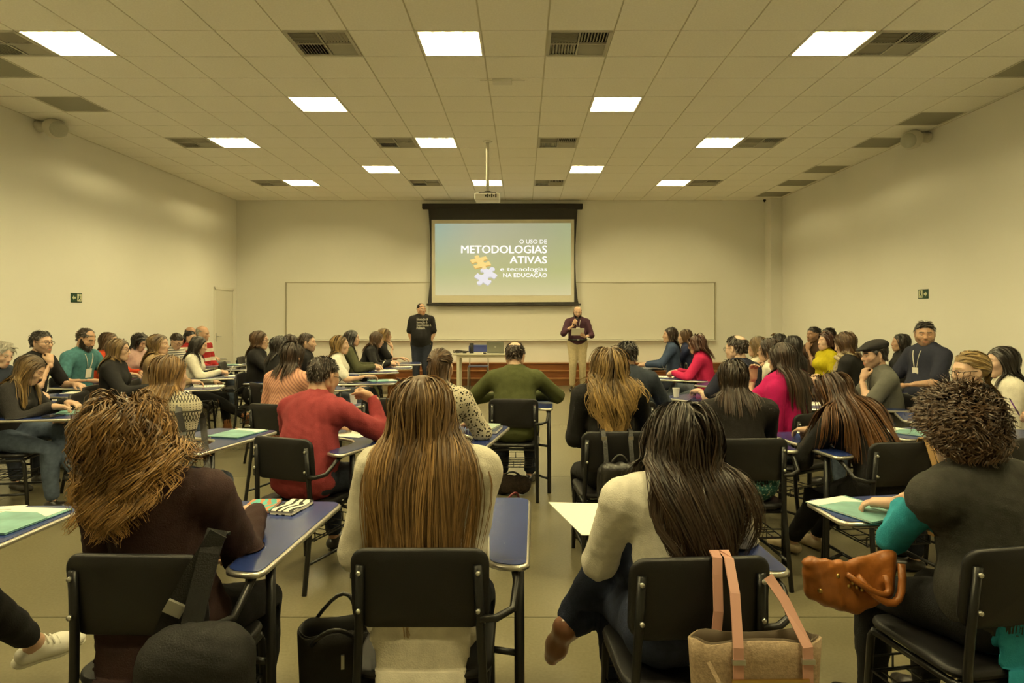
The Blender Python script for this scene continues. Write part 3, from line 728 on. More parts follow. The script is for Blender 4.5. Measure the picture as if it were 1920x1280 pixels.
    for nm in 'LR':
        uparm.append(cone(J['sh'+nm], J['el'+nm], .052*s*ab, .041*s*ab, k=.03)); fore.append(cone(J['el'+nm], J['wr'+nm], .041*s*ab, .0265*s, k=.025))
        thigh.append(cone(J['hip'+nm], J['kn'+nm], .088*s*b, .058*s*(.7+.3*b), k=.04))
        kn, an = J['kn'+nm], J['an'+nm]; bk = nrm(np.cross(np.cross(an-kn, J['fd'+nm]), an-kn))
        shin += [cone(kn, an, .055*s, .036*s, k=.03), cone(kn*.85+an*.15-bk*-.0, kn*.5+an*.5, .05*s, .048*s, k=.03)]
        fd = J['fd'+nm]; dn = nrm((an-kn)-fd*((an-kn)@fd))
        feet.append([cone(an-dn*.02, an+dn*.045-fd*.028, .037*s, .034*s, k=.02), cone(an+dn*.047-fd*.03, an+dn*.050+fd*.10*s, .034*s, .038*s, dn, .85, k=.03), cone(an+dn*.052+fd*.09*s, an+dn*.058+fd*.165*s, .039*s, .026*s, dn, .8, k=.02)])
    neck = [cone(P3-up2*.05, HC+HR@(V3(0, -.022, -.055)*hs), (.058 if m else .048)*s*(.6+.4*b), (.056 if m else .046)*s*(.7+.3*b), k=.03)]
    # ---- body: one skin, with head and hands
    clothed = infl(torso+pelvis+thigh, -.012)
    bt = infl(uparm, -.006 if (top or {}).get('sleeve', 1) > 0 else 0)
    bf = infl(fore, -.004 if (top or {}).get('sleeve', 1) > .9 else 0)
    bs = infl(shin, -.005 if not (bottom or {}).get('bare') else 0)
    v, f = nets(*field_grid(clothed+bt+bf+bs+infl([c for ft in feet for c in ft], -.010)+neck, h*1.7))
    hv, hf, hm = head_template(sex, hh)
    wide = 1+rng.normal(0, .02); hv2 = ((hv*V3(wide*(1+.12*(b-1)), 1, 1))@HR.T)*hs+HC
    parts = [(v, f, 0), (hv2, hf, hm)]
    for sd, nm in ((-1, 'L'), (1, 'R')):
        fv, nv, kd = J['hand'+nm]
        if kd is None: continue
        tv, tf = hand_template(kd, hd); tv = tv.copy()
        if sd < 0: tv[:, 0] *= -1; tf = tf[:, ::-1]
        zz = nrm(-nv-fv*(-nv@fv)); xx = np.cross(fv, zz); Rm = np.stack([xx, fv, zz], 1)
        hsc = (1.04 if m else .94)
        parts.append(((tv*hsc)@Rm.T+J['wr'+nm]+fv*.022, tf, 0))
    bv, bfc, bm = joinvf(parts)
    sk = skin_mat('skin_%d' % skin, SKINS[skin]); lips = skin_mat('lips_%d' % skin, tuple(np.array(SKINS[skin])*V3(.95, .62, .62)))
    hc = (hair or {}).get('col', 'dark'); hm_ = hair_mat('hair_'+hc, *HAIRC[hc]); brow = mat('brow_'+hc, tuple(np.array(HAIRC[hc][0])*1.5+.01), .8)
    st_ = sk if not beard else (brow if beard == 'full' else mat('stubble_%d' % skin, tuple(np.array(SKINS[skin])*.55), .7))
    me = np_mesh('person', bv, bfc, [sk, lips, M_EYEW, M_IRIS, brow, st_], bm)
    # placement: head centre under the pixel
    tx = (hx-VX)*Y/FPX+xoff; a = math.radians(face); R2 = rotm('z', face); off = R2@HC
    loc = V3(tx-off[0], Y-off[1], 0)
    if hip is not None: loc[:2] = hip
    o = obj('person', me, None, tuple(loc), a, label, 'person', group)
    fn = .0035 if lod < 2 else .005; sd_ = NPEOPLE[0]
    # ---- top
    top = top or dict(m=fabric('cloth_black', (.016, .015, .015)))
    ti = top.get('fit', .010); sl = top.get('sleeve', 1.0); gp = infl(torso, ti)+infl(pelvis, ti+.006)
    if top.get('hem') is not None:
        gp = infl(torso, ti)
        if top['hem'] > 0: gp += infl(pelvis, ti+.006)
    if top.get('tuck'): gp = infl(torso, ti); gp[0] = cone(P0+V3(0, 0, .145), P1, .132*s*b+ti, .136*s*b+ti, F0, .82, k=.06)
    for nm in 'LR':
        shp, el, wr = J['sh'+nm], J['el'+nm], J['wr'+nm]
        if sl <= .5 and sl > 0:
            e = shp+(el-shp)*(sl*2*.78); gp.append(cone(shp, e, .052*s*ab+ti, .047*s*ab+ti*1.5, k=.03))
        elif sl > .5:
            t = (sl-.5)*2*.96; gp += [cone(shp, el, .052*s*ab+ti, .043*s*ab+ti*1.1, k=.03), cone(el, el+(wr-el)*t, .042*s*ab+ti, (.029*s+ti*.9), k=.03)]
    gp += list(extra_top)
    sdf_m = sdf_mesh(wear, gp, h, [top['m']], fn*top.get('fold', 1), sd_)
    tp = obj(wear, sdf_m, o)
    if top.get('label'): tp['label'] = top['label']
    # ---- trousers
    bottom = bottom or dict(m=fabric('denim_dark', (.02, .024, .036)))
    lw = bottom.get('fit', .009); tpz = infl(pelvis, lw)+infl(thigh, lw)
    if stand: tpz.append(cone(P0, P0+V3(0, 0, .055), .138*s*b+lw, .134*s*b+lw, F0, .82, k=.05))
    ln = bottom.get('len', .90)
    if not bottom.get('bare'):
        for nm in 'LR':
            kn, an = J['kn'+nm], J['an'+nm]; e = kn+(an-kn)*ln
            tpz += [cone(kn, e, .055*s+lw, .040*s+lw*1.4+bottom.get('flare', 0), k=.03), cone(kn*.85+an*.15, kn*.5+an*.5, .05*s+lw, .046*s+lw, k=.03)]
    obj(legwear, sdf_mesh(legwear, tpz, h*1.25, [bottom['m']], fn, sd_+.5), o)
    # ---- shoes
    smat = (shoes or {}).get('m') or mat('leather_black', (.014, .012, .010), .35)
    for ft, nm in zip(feet, 'LR'):
        ps = infl(ft, .006)
        if (shoes or {}).get('boot'):
            kn, an = J['kn'+nm], J['an'+nm]; ps.append(cone(an, an+(kn-an)*.22, .047, .050, k=.02))
        else: ps = ps[1:]+[ell(J['an'+nm]+nrm(J['an'+nm]-J['kn'+nm])*.025, (.036, .036, .03), k=.02)]
        obj(footwear, sdf_mesh(footwear, ps, min(h*.85, .015), [smat]), o)
    # ---- hair
    coll = infl(torso, ti+.004)+infl(uparm, ti)+neck
    if hair and hair.get('style'):
        HV, HF, HCc = grow_hair(hair, HC, HR, coll, lod, rng, hv[:int(hf[hm < 2].max())+1] if False else hv, hf[:len(hf)-360] if False else hf[(hm != 2) & (hm != 3)], hs, Y)
        mh = np_mesh('hair', HV, HF, [hm_]); at = mh.attributes.new('strand', 'FLOAT_COLOR', 'POINT'); at.data.foreach_set('color', HCc.ravel())
        obj('hair', mh, o)
        if hair.get('tiec'):
            tw = HC+hs*(HR@np.array(hair.get('tie', (0, -.115, .02)))); rg = [tw+HR@V3(.018*math.cos(t), 0.0, .018*math.sin(t)) for t in np.linspace(0, 6.28, 13)[:-1]]
            tb = MB(); tb.smooth = True; tb.tube([tuple(p) for p in rg], .006, 6, closed=True).build('hair_tie', hair['tiec'], o)
    if beard == 'full':
        c = hv[hf].mean(1); ids = np.argwhere((hm == 5))[:, 0]; n = 900 if lod < 2 else 420; pk = rng.choice(ids, n)
        e1 = hv[hf[pk, 1]]-hv[hf[pk, 0]]; e2 = hv[hf[pk, 3]]-hv[hf[pk, 0]]; nn = np.cross(e1, e2); nn /= np.linalg.norm(nn, axis=1)[:, None]+1e-9
        p0 = c[pk]; d1 = nn*.6+V3(0, .25, -.7); d1 /= np.linalg.norm(d1, axis=1)[:, None]; sd3 = np.cross(d1, nn); sd3 /= np.linalg.norm(sd3, axis=1)[:, None]+1e-9
        L3 = .014*(.6+.8*rng.random(n))[:, None]; wd = .0035
        q4 = np.stack([p0-sd3*wd, p0+sd3*wd, p0+d1*L3+sd3*wd*.4, p0+d1*L3-sd3*wd*.4], 1).reshape(-1, 3)@HR.T*hs+HC
        mb_ = np_mesh('beard', q4, np.arange(n*4).reshape(-1, 4), [hm_]); at = mb_.attributes.new('strand', 'FLOAT_COLOR', 'POINT'); at.data.foreach_set('color', np.tile(np.array([.5, .2, .4, 1], f32), n*4))
        obj('beard', mb_, o)
    if glasses:
        g = MB(); g.smooth = True
        hw = lambda p: tuple(HC+hs*(HR@np.array(p)))
        for sx in (-1, 1):
            g.tube([hw((sx*.034+.024*math.cos(t), .099, .0+.017*math.sin(t))) for t in np.linspace(0, 6.28, 15)[:-1]], .0017, 5, closed=True)
            g.tube([hw((sx*.058, .098, .004)), hw((sx*.077, .06, .006)), hw((sx*.080, -.005, .006))], .0017, 5)
        g.tube([hw((-.010, .100, .004)), hw((0, .104, .006)), hw((.010, .100, .004))], .0017, 5)
        g.build('glasses', mat('glasses_frame', (.02, .015, .012), .3), o)
    if lanyard:
        lm = mat('lanyard_strap', (.55, .53, .46), .7)
        fld = gp
        def onto(p):
            p = np.array(p, float); d_ = fy
            for _ in range(14):
                F = field_pts(fld, p[None])[0]; p = p-d_*min(max(F-.004, -.05), .05)
            return tuple(p)
        lb = MB(); lb.smooth = True; mid = P1*.45+P2*.55
        for sd in (-1, 1):
            ptsl = [tuple(P3+rx*sd*.055-fy*.02+up2*.02)]+[onto(P3*(1-t)+mid*t+rx*sd*(.055-.04*t)+fy*.13) for t in (.15, .35, .6, .85, 1.0)]
            lb.tube(ptsl, .006, 5, flat=.4)
        lb.build('lanyard', lm, o)
        bp = V3(*onto(mid+fy*.13)); bc = bp-up2*.05+fy*.004
        bdg = MB(); Mx = Matrix([[rx[0], up2[0], fy[0]], [rx[1], up2[1], fy[1]], [rx[2], up2[2], fy[2]]]); bdg.box(tuple(bc), (.075, .10, .004), Mx); bdg.build('badge', mat('badge_card', (.75, .73, .65), .4), o)
    PEOPLE[key] = dict(o=o, J=J, P=(P0, P1, P2, P3), HC=HC, HR=HR, loc=loc, face=face, gp=gp, hs=hs, s=s, R=R2, fy=fy, rx=rx, up=up2)
    return o
def world(key, p): d = PEOPLE[key]; return Vector(d['loc']+d['R']@np.array(p, float))
# ------------------------------------------------------------------ tablet-arm school chair (faces +Y, tablet at +X)
M_PLAST = mat('chair_black_plastic', (.0095, .009, .0095), .45, spec=.32, bump=.12, bscale=500)
M_TUBE_B = mat('chair_tube_black', (.008, .008, .008), .35, spec=.4)
M_BLUE = mat('tablet_blue_laminate', (.018, .034, .15), .22, spec=.55)
M_TRIM = mat('tablet_alu_trim', (.55, .53, .48), .28, .85)
TABZ = .745
def pad(outline, thick, bend, M):
    b = MB(); b.smooth = True; n = len(outline); rings = [(1, 0), (.985, .35), (.95, .5), (.7, .5), (.35, .5)]
    vs = []
    for sgn in (1, -1):
        for sc_, t in rings:
            for p in outline:
                x, z = p[0]*sc_, p[1]*sc_; vs.append(M @ Vector((x, bend(x, z)+sgn*t*thick, z)))
        vs.append(M @ Vector((0, bend(0, 0)+sgn*.5*thick, 0)))
    S_ = len(rings)*n+1; fs = []
    for h_ in (0, 1):
        o = h_*S_
        for r in range(len(rings)-1):
            for k in range(n):
                l = (k+1) % n; q = (o+r*n+k, o+r*n+l, o+(r+1)*n+l, o+(r+1)*n+k); fs.append(q if h_ else q[::-1])
        for k in range(n):
            q = (o+(len(rings)-1)*n+k, o+(len(rings)-1)*n+(k+1) % n, o+S_-1); fs.append(q if h_ else q[::-1])
    return b.add(vs, fs)
def smooth_poly(pts, r=.03, n=4):
    out = []; N = len(pts)
    for i, p in enumerate(pts):
        p = Vector(p); a = Vector(pts[i-1]); c = Vector(pts[(i+1) % N]); rr_ = r[i] if isinstance(r, (list, tuple)) else r
        da = (a-p); dc = (c-p); q0 = p+da.normalized()*min(rr_, da.length*.45); q1 = p+dc.normalized()*min(rr_, dc.length*.45)
        for k in range(n+1):
            t = k/n; out.append(tuple(q0*(1-t)**2+p*2*t*(1-t)+q1*t*t))
    return out
TAB_OUT = smooth_poly([(.200, -.10), (.315, -.12), (.330, .64), (-.15, .64), (-.185, .34), (.10, .30), (.185, .20)], [.05, .04, .05, .06, .05, .06, .06])
def chair_meshes(sx):
    S_ = Matrix.Diagonal((sx, 1, 1, 1)); D = {}
    def keep(nm, b, m):
        if sx < 0: b.v = [(-v[0], v[1], v[2]) for v in b.v]; b.f = [f[::-1] for f in b.f]
        D.setdefault(nm, []).append(b.mesh(nm, m))
    def tb(*a, **k): b = MB(); b.smooth = True; return b.tube(*a, **k)
    keep('seat', pad(rrect(.425, .405, .07, 5), .030, lambda x, z: .25*x*x*-1+.0, Matrix.Translation((0, -.005, .442)) @ Matrix.Rotation(-math.pi/2, 4, 'X')), M_PLAST)
    keep('backrest', pad(rrect(.41, .245, .05, 5), .022, lambda x, z: .55*x*x-.012, Matrix.Translation((0, -.222, .716)) @ Matrix.Rotation(math.radians(7), 4, 'X')), M_PLAST)
    for s in (-1, 1):
        keep('leg', tb([(s*.198, -.285, .0), (s*.192, -.235, .30), (s*.185, -.218, .47), (s*.178, -.226, .62), (s*.172, -.240, .79)], .0135), M_TUBE_B)
        keep('leg', tb([(s*.195, .215, .0), (s*.19, .185, .39), (s*.188, .165, .42)], .0135), M_TUBE_B)
        keep('side_rail', tb([(s*.19, -.215, .418), (s*.19, .175, .412)], .012), M_TUBE_B); keep('stretcher', tb([(s*.194, -.25, .155), (s*.194, .20, .155)], .009), M_TUBE_B)
        for z in (.66, .77):
            r_ = MB(); r_.smooth = True; keep('rivet', r_.tube([(s*.174, -.258, z), (s*.174, -.248, z)], [.007, .008], 8), M_STEEL)
    keep('cross_rail', tb([(-.19, .165, .412), (.19, .165, .412)], .012), M_TUBE_B); keep('cross_rail', tb([(-.19, -.175, .412), (.19, -.175, .412)], .012), M_TUBE_B)
    bk = MB()
    for y in (-.17, -.08, 0, .1, .18): bk.bar((-.19, y, .265), (.19, y, .265), .005, .005)
    for x in (-.15, -.05, .05, .15): bk.bar((x, -.185, .262), (x, .19, .262), .005, .005)
    for x in (-.19, .19): bk.bar((x, -.185, .27), (x, .19, .27), .006, .006)
    for y in (-.185, .19): bk.bar((-.19, y, .315), (.19, y, .315), .006, .006); bk.bar((-.19, y, .265), (.19, y, .265), .006, .006)
    for x in (-.19, -.1, 0, .1, .19):
        for y in (-.185, .19): bk.bar((x, y, .265), (x, y, .315), .005, .005)
    keep('book_basket', bk, M_TUBE_B)
    keep('tablet_post', tb([(.295, .02, .0), (.292, .02, TABZ-.02)], .017), M_TUBE_B)
    keep('post_strut', tb([(.19, .02, .415), (.295, .02, .40)], .011), M_TUBE_B); keep('post_strut', tb([(.194, .02, .155), (.295, .02, .12)], .010), M_TUBE_B)
    keep('arm_bracket', tb([(.178, -.232, .63), (.225, -.23, .63), (.275, -.20, .645), (.285, -.13, .70), (.275, -.05, TABZ-.022), (.265, .12, TABZ-.024)], .012), M_TUBE_B)
    keep('arm_bracket', tb([(.28, .02, TABZ-.024), (.05, .40, TABZ-.024)], .011), M_TUBE_B)
    t = MB(); t.prism(TAB_OUT, TABZ-.016, TABZ); keep('tablet', t, M_BLUE)
    e = MB(); e.smooth = True; e.tube([(p[0], p[1], TABZ-.0125) for p in TAB_OUT], .0125, 6, closed=True, flat=.85); keep('edge_trim', e, M_TRIM)
    return D
CH_R, CH_L = chair_meshes(1), chair_meshes(-1)
NCH = [0]
def chair(loc, face, label, left=False, group='tablet-arm chairs'):
    c = empty('tablet_arm_chair', (loc[0], loc[1], 0), math.radians(face), label, 'chair', group)
    for nm, ms in (CH_L if left else CH_R).items():
        if nm == 'edge_trim': continue
        for me in ms:
            p = obj(nm, me, c)
            if nm == 'tablet': obj('edge_trim', (CH_L if left else CH_R)['edge_trim'][0], p)
    return c
CHAIRS = {}
def chair_for(key, label, dface=0, left=False, dy=.065, dx=0.0):
    d = PEOPLE[key]; f = d['face']+dface; R_ = rotm('z', f); p = d['loc']+R_@V3(dx, dy, 0)
    CHAIRS[key] = (p, f, left); return chair(p, f, label, left)
def tabpt(key, u, v, dz=.0009):                       # point on a chair's tablet (chair frame)
    p, f, left = CHAIRS[key]; q = p+rotm('z', f)@V3(-u if left else u, v, TABZ+dz); return Vector(q), math.radians(f)
def in_poly(q, poly):
    x, y = q[:, 0], q[:, 1]; ins = np.zeros(len(q), bool); n = len(poly)
    for i in range(n):
        (x0, y0), (x1, y1) = poly[i], poly[i-1]
        c = ((y0 > y) != (y1 > y)) & (x < (x1-x0)*(y-y0)/((y1-y0) if y1 != y0 else 1e-9)+x0); ins ^= c
    return ins
_tc = np.array(TAB_OUT).mean(0); TAB_FAT = [tuple(np.array(p)+.032*nrm(np.array(p)-_tc)) for p in TAB_OUT]
def settle(key):                                   # soft bodies flatten where they meet seat, backrest and tablet
    d = PEOPLE[key]; p, f, left = CHAIRS[key]; R_ = rotm('z', f-d['face']); off = d['R'].T@(p-d['loc'])
    for o in [d['o']]+list(d['o'].children):
        if o.type != 'MESH' or o.name.split('.')[0] in ('glasses', 'badge', 'beard'): continue
        me = o.data; v = np.empty(len(me.vertices)*3, f32); me.vertices.foreach_get('co', v); v = v.reshape(-1, 3).astype(float)
        q = (v-off)@R_
        if left: q[:, 0] *= -1
        x, y, z = q[:, 0].copy(), q[:, 1].copy(), q[:, 2].copy(); kind = o.name.split('.')[0]
        m = (np.abs(x) < .27) & (y > -.225) & (y < .31) & (z > .33) & (z < .4625); q[m, 2] = .4625
        fr = -.2205+.55*x*x-.122*(z-.716)+.004
        m = (np.abs(x) < .245) & (z > .555) & (z < .875) & (y < fr) & (y > fr-.085); q[m, 1] = fr[m]
        t = in_poly(q, TAB_FAT)
        if kind in ('trousers', 'skirt', 'shoe', 'ankle_boot', 'sneaker', 'flat_shoe'):
            m = t & (z > .690) & (z < .80); q[m, 2] = .690
        else:
            m = t & (z > .640) & (z < .7485); q[m, 2] = .7485
        if left: q[:, 0] *= -1
        me.vertices.foreach_set('co', (q@R_.T+off).astype(f32).ravel()); me.update()
# things that lie on the tablets
M_PAPER = mat('paper_white', (.78, .76, .68), .7); M_TEAL = mat('folder_teal', (.17, .35, .33), .45, noise=.3, nscale=9)
M_PRINT = mat('print_grey', (.25, .25, .24), .7)
def sheet(p, rz, w_=.21, h_=.297, lab='', m=None, tilt=0, name='sheet_of_paper', cat='paper', th=.0016, lines=True, group='papers on the tablets'):
    o = empty(name, (p.x, p.y, p.z), rz, lab, cat, group)
    MB().box((0, 0, th/2+.0008), (w_, h_, th)).build('page', m or M_PAPER, o)
    if lines:
        for k in range(5): MB().box((-.01*(k % 3), h_*(.32-.1*k), th+.0010), (w_*(.72-.06*(k % 2)), .006, .0003)).build('printed_line', M_PRINT, o)
    return o
def folder(p, rz, lab, w_=.23, h_=.31, group='teal folders on the tablets'):
    o = empty('folder', (p.x, p.y, p.z), rz, lab, 'folder', group)
    MB().box((0, 0, .0025), (w_, h_, .003)).build('back_cover', M_TEAL, o)
    MB().box((-.01, .004, .0048), (w_-.02, h_-.012, .0016)).build('sheet', M_PAPER, o)
    MB().prism([(-w_/2, -h_/2), (w_/2, -h_/2), (w_/2, h_*.1), (w_*.1, h_*.28), (-w_/2, h_*.28)], .0058, .0074).build('front_flap', M_TEAL, o)
    return o
def notebook(p, rz, lab, col, w_=.15, h_=.21, th=.014, name='notebook', pattern=None, group=None):
    o = empty(name, (p.x, p.y, p.z), rz, lab, 'notebook', group)
    MB().box((0, 0, th/2), (w_-.006, h_-.006, th-.004)).build('pages', M_PAPER, o)
    for z in (.0012, th-.0012): bevel(MB().box((0, 0, z), (w_, h_, .0024)).build('cover', pattern or mat('cover_%d_%d_%d' % tuple(int(c*255) for c in col), col, .5), o), .001)
    return o
def cup(p, lab):
    o = empty('disposable_cup', (p.x, p.y, p.z), 0, lab, 'cup', None); b = MB(); b.smooth = True
    b.tube([(0, 0, .001), (0, 0, .085)], [.024, .035], 16, caps=False); b.build('cup_wall', mat('cup_plastic', (.8, .78, .72), .4), o)
    MB().tube([(0, 0, .0005), (0, 0, .002)], .024, 16).build('cup_base', MATS['cup_plastic'], o)
    r = MB(); r.smooth = True; r.tube([(.035*math.cos(t), .035*math.sin(t), .085) for t in np.linspace(0, 6.28, 17)[:-1]], .002, 6, closed=True).build('rim', MATS['cup_plastic'], o)
    return o
def phone(p, rz, lab, tilt=0):
    o = bevel(MB().box((0, 0, .005), (.072, .148, .009)).build('body', mat('phone_black', (.01, .01, .012), .15), None), .003)
    r = empty('mobile_phone', (p.x, p.y, p.z), rz, lab, 'phone'); o.parent = r
    MB().box((0, 0, .0098), (.064, .134, .0008)).build('screen', mat('phone_glass', (.02, .022, .03), .05), r); r.rotation_euler = (tilt, 0, rz); return r
def pen(p, rz, lab, col, el=.9):
    o = empty('pen', (p.x, p.y, p.z), rz, lab, 'pen'); d = Vector((math.cos(el)*.13, 0, math.sin(el)*.13)); b = MB(); b.smooth = True
    b.tube([d*.08, d*.9], .0042, 8).build('barrel', mat('pen_%d' % int(col[0]*999+col[2]*99), col, .3), o)
    b = MB(); b.smooth = True; b.tube([(0, 0, 0), d*.08], [.001, .0042], 8).build('tip', M_STEEL, o); b = MB(); b.tube([d*.9, d], [.0048, .004], 8).build('cap', M_TUBE_B, o); return o
# ------------------------------------------------------------------ clothes
FB = fabric
BLACK = FB('cloth_black', (.0085, .008, .008)); JEANS = FB('denim_blue', (.075, .10, .15), noise=.25); JEANSD = FB('denim_dark', (.018, .022, .036), noise=.2)
NAVY = FB('cloth_navy', (.014, .016, .030)); WHITE = FB('cloth_white', (.66, .63, .54)); CREAM = FB('cloth_cream', (.55, .50, .40)); TROU = FB('trouser_black', (.008, .008, .009))
def pattern_mat(name, build):
    m, nt, b = _mat(name); tc = nt.nodes.new('ShaderNodeTexCoord'); sp = nt.nodes.new('ShaderNodeSeparateXYZ'); nt.links.new(tc.outputs['Object'], sp.inputs[0])
    c = build(nt, tc.outputs['Object'], sp.outputs); nt.links.new(c, b.inputs['Base Color']); b.inputs['Roughness'].default_value = .85; b.inputs['Specular IOR Level'].default_value = .2
    MATS[name] = m; return m
def mixc(nt, f, a, b):
    mx = nt.nodes.new('ShaderNodeMix'); mx.data_type = 'RGBA'
    nt.links.new(f, mx.inputs[0])
    for i, c in ((6, a), (7, b)):
        if isinstance(c, tuple): mx.inputs[i].default_value = (*c, 1)
        else: nt.links.new(c, mx.inputs[i])
    return mx.outputs[2]
def nordic(nt, v, s):
    x, y, z = s; M = lambda *a: math_node(nt, *a)
    ang = M('MULTIPLY', M('ARCTAN2', x, y), 9.0); u = M('SUBTRACT', M('FRACT', M('ADD', M('MULTIPLY', M('ADD', x, y), 44.0), 50)), .5); au = M('ABSOLUTE', u)
    w_ = M('FRACT', M('MULTIPLY', z, 22.0)); band = M('FRACT', M('MULTIPLY', z, 8.8))
    zig = M('LESS_THAN', M('ABSOLUTE', M('SUBTRACT', M('ABSOLUTE', M('SUBTRACT', w_, .5)), au)), .14)
    dots = M('MULTIPLY', M('LESS_THAN', M('ABSOLUTE', M('SUBTRACT', M('FRACT', M('MULTIPLY', z, 70)), .5)), .2), M('LESS_THAN', au, .16))
    inb = M('LESS_THAN', band, .48); stripe = M('LESS_THAN', M('ABSOLUTE', M('SUBTRACT', band, .52)), .035)
    f = M('MAXIMUM', M('MULTIPLY', inb, zig), M('MAXIMUM', stripe, M('MULTIPLY', M('SUBTRACT', 1, inb), dots)))
    return mixc(nt, f, (.50, .46, .35), (.035, .032, .028))
NORDIC = pattern_mat('knit_nordic', nordic)
def leopard(nt, v, s):
    vo = nt.nodes.new('ShaderNodeTexVoronoi'); vo.inputs['Scale'].default_value = 62; nt.links.new(v, vo.inputs['Vector'])
    no = nt.nodes.new('ShaderNodeTexNoise'); no.inputs['Scale'].default_value = 80; nt.links.new(v, no.inputs['Vector'])
    f = math_node(nt, 'LESS_THAN', math_node(nt, 'ADD', vo.outputs['Distance'], math_node(nt, 'MULTIPLY', no.outputs[0], .5)), .62); return mixc(nt, f, (.55, .50, .38), (.03, .025, .02))
LEOP = pattern_mat('print_leopard', leopard)
def pinkstripe(nt, v, s):
    x, y, z = s; M = lambda *a: math_node(nt, *a)
    f = M('LESS_THAN', M('FRACT', M('ADD', M('MULTIPLY', M('ADD', M('ABSOLUTE', x), M('MULTIPLY', z, .75)), 38), 40)), .42); return mixc(nt, f, (.62, .33, .23), (.40, .19, .14))
PINKS = pattern_mat('print_pink_stripe', pinkstripe)
def sheetstripe(nt, v, s): return mixc(nt, math_node(nt, 'LESS_THAN', math_node(nt, 'FRACT', math_node(nt, 'MULTIPLY', s[2], 30)), .4), (.6, .57, .5), (.06, .06, .07))
STRIPE = pattern_mat('print_white_stripe', sheetstripe)
def redwhite(nt, v, s): return mixc(nt, math_node(nt, 'LESS_THAN', math_node(nt, 'FRACT', math_node(nt, 'MULTIPLY', s[2], 7)), .6), (.6, .55, .45), (.30, .02, .02))
REDW = pattern_mat('knit_red_white', redwhite)
def tealprint(nt, v, s):
    no = nt.nodes.new('ShaderNodeTexNoise'); no.inputs['Scale'].default_value = 75; no.inputs['Detail'].default_value = 3; nt.links.new(v, no.inputs['Vector'])
    return ramp(nt, no.outputs[0], [(.35, (.02, .08, .075)), (.52, (.03, .14, .13)), (.58, (.3, .33, .25))], 'CONSTANT')
TEALP = pattern_mat('print_teal', tealprint)
def floral(nt, v, s):
    no = nt.nodes.new('ShaderNodeTexNoise'); no.inputs['Scale'].default_value = 60; no.inputs['Detail'].default_value = 3; nt.links.new(v, no.inputs['Vector'])
    return ramp(nt, no.outputs[0], [(.35, (.10, .02, .03)), (.48, (.45, .40, .28)), (.58, (.35, .05, .10))], 'CONSTANT')
FLORAL = pattern_mat('print_floral', floral)
def C_(name, c): return FB('cloth_'+name, c)
BOOT = mat('leather_tan', (.22, .085, .025), .4)
W = dict
GR = 'tablet-arm chairs'
ADJ = {'nordic': (3.95, -12), 'red': (4.06, -21), 'stripes': (5.38, -18), 'leopard': (4.13, -9), 'green': (5.77, -2), 'blonde': (4.14, 3), 'denim': (5.59, -4), 'blackshirt': (3.99, 3), 'navypolo': (6.01, 34), 'magenta': (4.89, 30), 'bent': (4.03, 22), 'ponytail': (3.92, 63), 'blazer': (4.81, 68), 'typing': (5.25, -79), 'grey': (5.92, -97), 'chinman': (6.70, -92), 'tealtee': (7.42, -101), 'redtop': (8.15, -89), 'cardigan': (6.53, -76), 'plaid': (8.88, -103), 'beige': (7.14, -74), 'bunread': (9.77, -112), 'lace': (8.41, -74), 'redjacket': (11.02, -94), 'baldone': (10.48, -97), 'baldtwo': (11.87, -96), 'glassesjacket': (7.92, -83), 'darkjacket': (6.87, -48), 'darkbob': (9.35, -45), 'shortman': (8.52, -81), 'whitetee': (7.82, -80), 'olivejacket': (9.21, -74), 'blackcard': (9.96, -81), 'blondechin': (10.8, -80), 'denimblouse': (9.54, 78), 'navywoman': (10.13, 75), 'pinkcard': (8.2, 63), 'lacecream': (7.16, 52), 'whitebob': (6.45, 55), 'blackhair': (8.96, 50), 'longblack': (7.53, 44), 'yellow': (8.27, 95), 'brownman': (9.65, 105), 'behindman': (10.3, 87), 'scarf': (6.54, 49), 'cap': (5.75, 80), 'darkwoman': (8.33, 78), 'bigman': (6.91, 102)}
def P(key, plabel, clabel, *a, dface=0, left=False, cy=.065, cx=0.0, nochair=False, **k):
    if key in ADJ: a = (a[0], a[1], ADJ[key][0]); k['face'] = ADJ[key][1]     # spacing of the seats
    ar = list(k.get('arms', ('lap', 'lap'))); ti_ = 0 if left else 1
    if not nochair and ar[ti_] == 'lap': ar[ti_] = W(w=(.07, .28, .69), f=(-.4, .9, -.2), n=(0, 0, -1), k='rest', p=(0, -1, -.55))
    k['arms'] = tuple(ar)
    person(key, plabel, *a, **k)
    if not nochair: chair_for(key, clabel, dface, left, cy, cx); settle(key)
